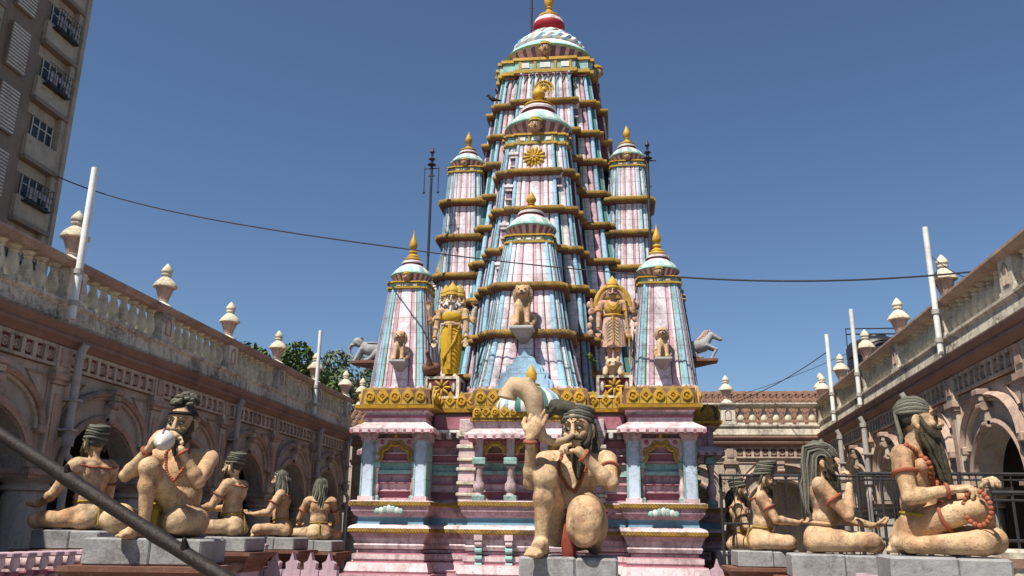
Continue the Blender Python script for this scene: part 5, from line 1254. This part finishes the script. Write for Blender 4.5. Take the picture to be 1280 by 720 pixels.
# ------------------------------------------------------------------ low court fence, iron railing, poles, wires
fr = empty('low_fence', (0, 0, 0), 0, 'low pink fence of paired scroll-headed uprights between the left pedestals', 'fence')
m = MB(); m.box(-5.75, -5.35, 6.6, 16.2, 0, 1.08, 'pedpink'); m.box(-5.78, -5.32, 6.58, 16.22, 1.06, 1.12, 'brownstone'); m.build('kerb_wall', fr)
up_ = None
def mk_upright():
    m = MB(); m.box(-.07, .07, -.05, .05, 0, .20, 'palepink', bev=.01); m.tube([(-.075, -.0, .24), (.075, 0, .24)], .07, 'palepink', 12); m.box(-.085, .085, -.06, .06, .12, .16, 'deeppink'); m.box(-.09, .09, -.065, .065, .28, .33, 'pedpink', bev=.01); return m
for y in [7.0+.42*k for k in range(22)]:
    if min(abs(y-q) for q in (9.25, 11.9, 14.1, 15.7)) < .45: continue
    for dy in (0, .2):
        if up_ is None: up_ = mk_upright().build('upright', fr, (-5.55, y+dy, 1.12))
        else: dup(up_, fr, (-5.55, y+dy, 1.12))
fr2 = empty('low_fence', (0, 0, 0), 0, 'low pink fence of small merlons joining the right pedestals', 'fence')
m = MB(); m.box(1.95, 2.35, 6.9, 16, 0, 1.02, 'pedpink'); m.box(1.92, 2.38, 6.88, 16.02, 1.0, 1.06, 'brownstone'); m.build('kerb_wall', fr2)
def mk_merlon():
    m = MB(); o = [(-.11, 0), (.11, 0), (.11, .10), (.07, .12), (.08, .19), (.03, .22), (0, .32), (-.03, .22), (-.08, .19), (-.07, .12), (-.11, .10)]
    m.loft([[(x, -.05, z) for x, z in o], [(x, .05, z) for x, z in o]], 'pedpink'); return m
mr = None
for k in range(26):
    y = 7.6+.33*k
    if min(abs(y-q) for q in (8.9, 12.0, 13.7, 15.4)) < .45: continue
    if mr is None: mr = mk_merlon().build('merlon', fr2, (2.15, y, 1.06), R(90))
    else: dup(mr, fr2, (2.15, y, 1.06))
fr3 = empty('low_fence', (0, 0, 0), 0, 'low pink merlon fence close before the temple front', 'fence')
m = MB(); m.box(-5.3, -3.9, 12.3, 12.5, 0, 1.0, 'pedpink'); m.box(1.25, 1.95, 12.3, 12.5, 0, 1.0, 'pedpink'); m.build('kerb_wall', fr3)
for x in [-5.15+.27*k for k in range(5)]+[1.35, 1.62]: dup(mr, fr3, (x, 12.4, 1.0), rz=0, scale=1.15)

def railing(x0, y0, x1, y1, z0, z1, n, label, stepb=.14):
    r = empty('iron_railing', (x0, y0, 0), math.atan2(y1-y0, x1-x0), label, 'railing'); L = math.hypot(x1-x0, y1-y0)
    m = MB(); m.tube([(0, 0, z1), (L, 0, z1)], .018, 'iron', 8); m.tube([(0, 0, z1-.06), (L, 0, z1-.06)], .010, 'iron', 6); m.tube([(0, 0, (z0+z1)/2-.1), (L, 0, (z0+z1)/2-.1)], .016, 'iron', 6); m.tube([(0, 0, z0+.05), (L, 0, z0+.05)], .016, 'iron', 6); m.build('rails', r)
    bp = None; k = 0; x = .0
    while x <= L+.01:
        big = k % n == 0
        if big or bp is None:
            m = MB(); m.tube([(0, 0, 0 if big else z0), (0, 0, z1+(.02 if big else 0))], .022 if big else .008, 'iron', 8); o = m.build('post' if big else 'bar', r, (x, 0, 0))
            if not big: bp = o
        else: dup(bp, r, (x, 0, 0))
        k += 1; x += stepb
    return r
railing(1.55, 13.2, 4.6, 13.2, 1.35, 2.53, 6, 'black iron railing behind the far ascetics on the right', .19)
railing(2.55, 9.6, 4.75, 9.6, 1.2, 2.33, 6, 'black iron railing between the two nearest right-hand ascetics and the arcade', .17)
railing(3.05, 7.6, 4.6, 7.6, 1.1, 2.05, 5, 'black iron railing at the right edge behind the bead-telling ascetic', .17)
# weathered block at the right edge
m = MB(); m.box(-.10, .10, -.2, .2, 0, 1.62, 'limewash', bev=.02); m.box(-.12, .12, -.22, .22, 1.50, 1.56, 'cornice')
tag(m.build('stone_gate_post', None, (2.78, 6.6, 0), R(-8)), 'mossy squat stone post at the right edge beside the nearest pedestal', 'post')

def pole(x, y, z0, z1, label, r_=.055, dx=0.0):
    rr = empty('white_pole', (x, y, z0), 0, label, 'pole', 'white poles fixed to the parapets')
    m = MB(); m.tube([(0, 0, 0), (dx, 0, z1-z0)], r_, 'whitepipe', 12); m.build('shaft', rr)
    for q in (.18, .62): m = MB(); m.tube([(0, 0, q), (0, 0, q+.07)], r_*1.35, 'pipe', 12); m.build('collar', rr)
pole(-7.13, 10.25, 4.33, 6.50, 'white pole on the left parapet nearest the viewer', .048)
pole(-7.13, 19.8, 4.33, 6.38, 'white pole towards the far end of the left parapet', .045)
pole(4.90, 13.25, 4.33, 6.35, 'white pole on the right parapet nearest the viewer', .044)
pole(5.14, 18.6, 4.33, 6.40, 'middle white pole on the right parapet', .046)
pole(5.25, 21.3, 4.33, 6.45, 'farthest white pole on the right parapet', .05)
# wires
def sag(a, b_, s, n=24):
    a, b_ = V(a), V(b_); return [a+(b_-a)*(i/n)-V((0, 0, s*4*(i/n)*(1-i/n))) for i in range(n+1)]
m = MB(); m.tube(sag((-27, 36.0, 18.2), (-3.46, 12.9, 6.12), .35), [.030-.018*i/24 for i in range(25)], 'iron', 6); m.tube(sag((-3.46, 12.9, 6.12), (1.05, 12.9, 5.52), .05), .011, 'iron', 6); m.tube(sag((1.05, 12.9, 5.52), (5.25, 12.6, 5.42), .10), .014, 'iron', 6)
tag(m.build('overhead_wire'), 'black overhead wire crossing from the apartment block past the temple to the right parapet', 'wire')
m = MB(); m.tube(sag((3.2, 25.5, 5.3), (5.2, 21.3, 6.0), .15), .012, 'iron', 5); m.tube(sag((2.0, 27, 5.4), (7.4, 24, 7.0), .25), .008, 'iron', 5)
tag(m.build('slack_wires'), 'thin slack wires above the tiled roof on the right', 'wire')
m = MB(); m.tube(sag((4.95, 13.3, 5.9), (5.3, 10.8, 4.9), .3), .008, 'iron', 5); tag(m.build('drooping_cable'), 'thin cable drooping from the near right pole to the balustrade', 'wire')
# water tank
tk = empty('water_tank', (7.2, 24.0, 0), 0, 'black plastic water tank standing behind the right parapet', 'tank')
m = MB(); m.lathe([(.75, 5.6), (.78, 5.65), (.78, 5.95), (.74, 5.98), (.78, 6.01), (.78, 6.3), (.74, 6.33), (.78, 6.36), (.78, 6.65), (.70, 6.78), (.3, 6.95), (.28, 7.0)], 'plastic', 28); m.build('drum', tk)
m = MB(); m.box(-.9, .9, -.9, .9, 5.5, 5.6, 'interiorwall'); 
for sx in (-.8, .8):
    for sy in (-.8, .8): m.box(sx-.05, sx+.05, sy-.05, sy+.05, 0, 5.5, 'iron')
m.build('stand', tk)
m = MB(); m.tube([(-1.0, -.9, 5.6), (-1.0, -.9, 7.0), (.9, -.9, 7.0)], .02, 'iron', 6); m.tube([(-1.0, -.9, 6.85), (.9, -.9, 6.85)], .02, 'iron', 6); m.build('pipe_frame', tk)
# foreground bamboo pole
bb = MB(); a = V((-3.448, 3.60, 2.434)); c = V((.651, 1.95, .807)); n = 60; d = c-a; pts = []; rad = []
for i in range(n+1):
    t = i/n; pts.append(a+d*t+V((0, 0, .008*math.sin(t*9)))); rad.append(.0245*(1+.05*math.sin(t*23))*(1.14 if i % 7 == 0 else 1.0))
bb.tube(pts, rad, 'bamboo', 14)
for i in range(3, n, 9): bb.cap(pts[i], .02, pts[i]+V((.0, -.02, .045)), .008, 'bamboo', 8)
tag(bb.build('bamboo_pole'), 'dark knotty bamboo pole slanting across the lower left foreground', 'pole')
# lean-to support where the bamboo pole is tied, outside the frame
m = MB(); m.tube([(-3.40, 3.64, 0), (-3.40, 3.64, 2.9)], .03, 'bamboo', 10); tag(m.build('bamboo_upright'), 'upright bamboo post carrying the slanting pole, beyond the left edge', 'pole')
# crow
cr = MB(); cr.ell((0, 0, 0), (.16, .07, .07), 'black', rot=(0, 42, 0)); cr.ell((-.13, 0, .13), (.05, .045, .05), 'black'); cr.cap((-.15, 0, .13), .02, (-.23, 0, .12), .006, 'black'); cr.tube([(.10, 0, -.04), (.22, 0, -.10), (.32, 0, -.13)], [.05, .04, .02], 'black', 8)
for s_ in (-1, 1): cr.tube([(0, s_*.02, -.05), (.0, s_*.02, -.13)], .008, 'black', 5)
tag(cr.build('crow', None, (-2.40, 15.93, 10.40), R(-15), scale=.66), 'black crow perched on a ledge near the top left of the great tower', 'bird')
# clay pot and scrap by the temple's right corner
m = MB(); m.lathe([(.06, 0), (.12, .05), (.14, .12), (.10, .19), (.08, .21), (.11, .24), (.09, .245)], 'pot', 16); tag(m.build('clay_pot', None, (1.50, 12.4, 1.02), scale=.8), 'small red clay pot on the low fence at the right corner of the temple', 'pot')
# shrub beside the pink-skirted deity
def leaves(m, c, rad, n, size, mt, seed=0, clump=7):
    rg = random.Random(seed)
    cl = []
    for k in range(clump):
        u = V((rg.gauss(0, 1), rg.gauss(0, 1), rg.gauss(0, .8))).normalized()*rg.uniform(.35, 1.0); cl.append((V((u.x*rad[0], u.y*rad[1], u.z*rad[2])), rg.uniform(.22, .5)))
    for i in range(n):
        q, cr_ = cl[rg.randrange(clump)]; dlt = V((rg.gauss(0, 1), rg.gauss(0, 1), rg.gauss(0, 1))).normalized()*cr_*rg.uniform(.4, 1.0)**.5
        p = V(c)+q+V((dlt.x*rad[0], dlt.y*rad[1], dlt.z*rad[2])); s = size*rg.uniform(.6, 1.4)
        M = Matrix.Translation(p) @ Euler((rg.uniform(-1.2, 1.2), rg.uniform(-1.2, 1.2), rg.uniform(0, 6.28))).to_matrix().to_4x4()
        m.add([(-s*.5, 0, 0), (0, -s*.25, s*.08), (s*.6, 0, 0), (0, s*.25, s*.08)], [(0, 1, 2, 3)], mt, M)
    return cl
m = MB(); leaves(m, (0, 0, .1), (.12, .1, .14), 120, .06, 'leaf', 4, 4); m.tube([(0, .05, -.1), (0, 0, .15)], .01, 'bark', 5)
tag(m.build('fig_seedling', None, (-.32, 13.45, 4.28)), 'small green seedling sprouting at the foot of the pink-skirted deity', 'plant')

# ------------------------------------------------------------------ trees beyond the left wing
def tree(x, y, H, rad, label, mt, seed, n=4200, size=.26, sparse=False):
    r = empty('tree', (x, y, 0), 0, label, 'tree', 'trees beyond the left wing'); rg = random.Random(seed)
    t = MB(); t.tube([(0, 0, 0), (.1, .05, H*.3), (-.05, .1, H*.55), (.1, 0, H*.8)], [.28, .22, .16, .07], 'bark', 10)
    for k in range(9):
        a = rg.uniform(0, 6.28); z = H*rg.uniform(.35, .7); L = rad[0]*rg.uniform(.5, .95)
        t.tube([(0, 0, z), (L*.5*math.cos(a), L*.5*math.sin(a), z+L*.35), (L*math.cos(a), L*math.sin(a), z+L*.75)], [.10, .06, .02], 'bark', 6)
    t.build('trunk', r); m = MB(); leaves(m, (0, 0, H*.72), rad, n, size, mt, seed, 12 if sparse else 22); m.build('crown', r)
tree(-13.2, 30.5, 9.0, (2.0, 2.0, 1.9), 'dark dense tree rising over the left parapet', 'leaf', 11, 5200)
tree(-12.3, 33.0, 8.6, (1.7, 1.7, 1.8), 'bright green tree right of the dark one beyond the left parapet', 'leaf', 12, 4200)
tree(-11.2, 36.0, 10.0, (2.2, 2.0, 2.2), 'pale thin-leaved tree beside the elephant ledge beyond the left parapet', 'leafpale', 13, 3600, .20, True)
tree(-13.2, 37.5, 10.4, (2.4, 2.0, 2.2), 'pale grey-green tree behind the other two beyond the left parapet', 'leafpale', 14, 3600, .20, True)

# ------------------------------------------------------------------ apartment block upper left
ap = empty('apartment_block', (-27, 36.3, 0), R(90), 'tall drab brown apartment block with louvred shafts and barred windows, upper left', 'building')
# local: x runs away from the camera (towards +Y world), front (-y local) faces +X world ; x=0 is the far corner
FH = 3.03; Z0 = 15.55-3*FH-.4
m = MB()
m.box(-22, 0, .6, 12, 0, 46, 'aptwall'); m.box(-.28, 0, -.12, .6, 0, 46, 'aptwall'); m.build('wall', ap)
nfl = 15
sl = lv = wn = bl_ = None
for side_x, wide in ((-.28, 2.5), (-5.6, 2.6), (-14, 2.6)):
    for k in range(nfl):
        z = Z0+FH*k
        if sl is None:
            m = MB(); m.box(-2.55, 0, -.10, .6, -.12, .10, 'aptdark'); m.box(-2.5, -.02, 0.0, .6, .10, 1.15, 'aptwall'); m.box(-2.5, -.02, .35, .6, 1.15, 2.91, 'aptdark'); m.box(-2.5, -.02, .30, .35, 2.35, 2.91, 'aptwall'); m.box(-.35, 0, 0, .35, 1.15, 2.91, 'aptwall'); sl = m.build('spandrel', ap, (side_x, 0, z))
            m = MB(); m.box(-2.0, -.5, .30, .345, 1.2, 2.3, 'aptglass')
            for q in (-2.0, -1.5, -1.0, -.52): m.box(q, q+.05, .26, .30, 1.2, 2.3, 'louvre')
            m.box(-2.0, -.47, .26, .30, 1.9, 1.95, 'louvre'); wn = m.build('window', ap, (side_x, 0, z))
            m = MB()
            for q in range(9): m.tube([(-2.1+.2*q, -.32, .95), (-2.1+.2*q, -.34, 2.0)], .012, 'iron', 5)
            for zz in (.95, 1.3, 1.65, 2.0): m.tube([(-2.15, .0, zz), (-2.15, -.33, zz), (-.45, -.33, zz), (-.45, 0, zz)], .014, 'iron', 5)
            m.box(-2.15, -.45, -.33, .0, .90, .94, 'iron')
            rg = random.Random(2)
            for q in range(5): x = -2.0+.33*q; h = rg.uniform(.3, .6); m.box(x, x+.24, -.25+.02*q, -.22+.02*q, 1.7-h, 1.7, 'laundry')
            for q in range(4): m.ell((-2.0+.45*q, -.18, 1.02), (.13, .10, .13), 'aptglass', seg=8, rings=6)
            bl_ = m.build('window_grille', ap, (side_x, 0, z))
        else:
            dup(sl, ap, (side_x, 0, z)); dup(wn, ap, (side_x, 0, z))
            if k % 4 != 0: dup(bl_, ap, (side_x, 0, z))
for lx in (-4.3, -9.6, -18):
    for k in range(nfl):
        z = Z0+FH*k
        if lv is None:
            m = MB(); m.box(-.62, .62, .0, .3, .55, 2.75, 'aptdark')
            for q in range(13): m.box(-.58, .58, -.04, .06, .62+.165*q, .70+.165*q, 'louvre')
            lv = m.build('louvre_panel', ap, (lx, 0, z))
        else: dup(lv, ap, (lx, 0, z))
m = MB()
for x0, x1 in ((-5.6, -2.8), (-11.2, -8.3), (-22, -16.7)): m.box(x0, x1, .18, .62, 0, 46, 'aptdark')
m.build('shaft_wall', ap)
m = MB()
for k in range(nfl): m.box(-.12, .14, .1, .35, Z0+FH*k+.95, Z0+FH*k+1.15, 'aptdark')
m.build('corner_ledges', ap)
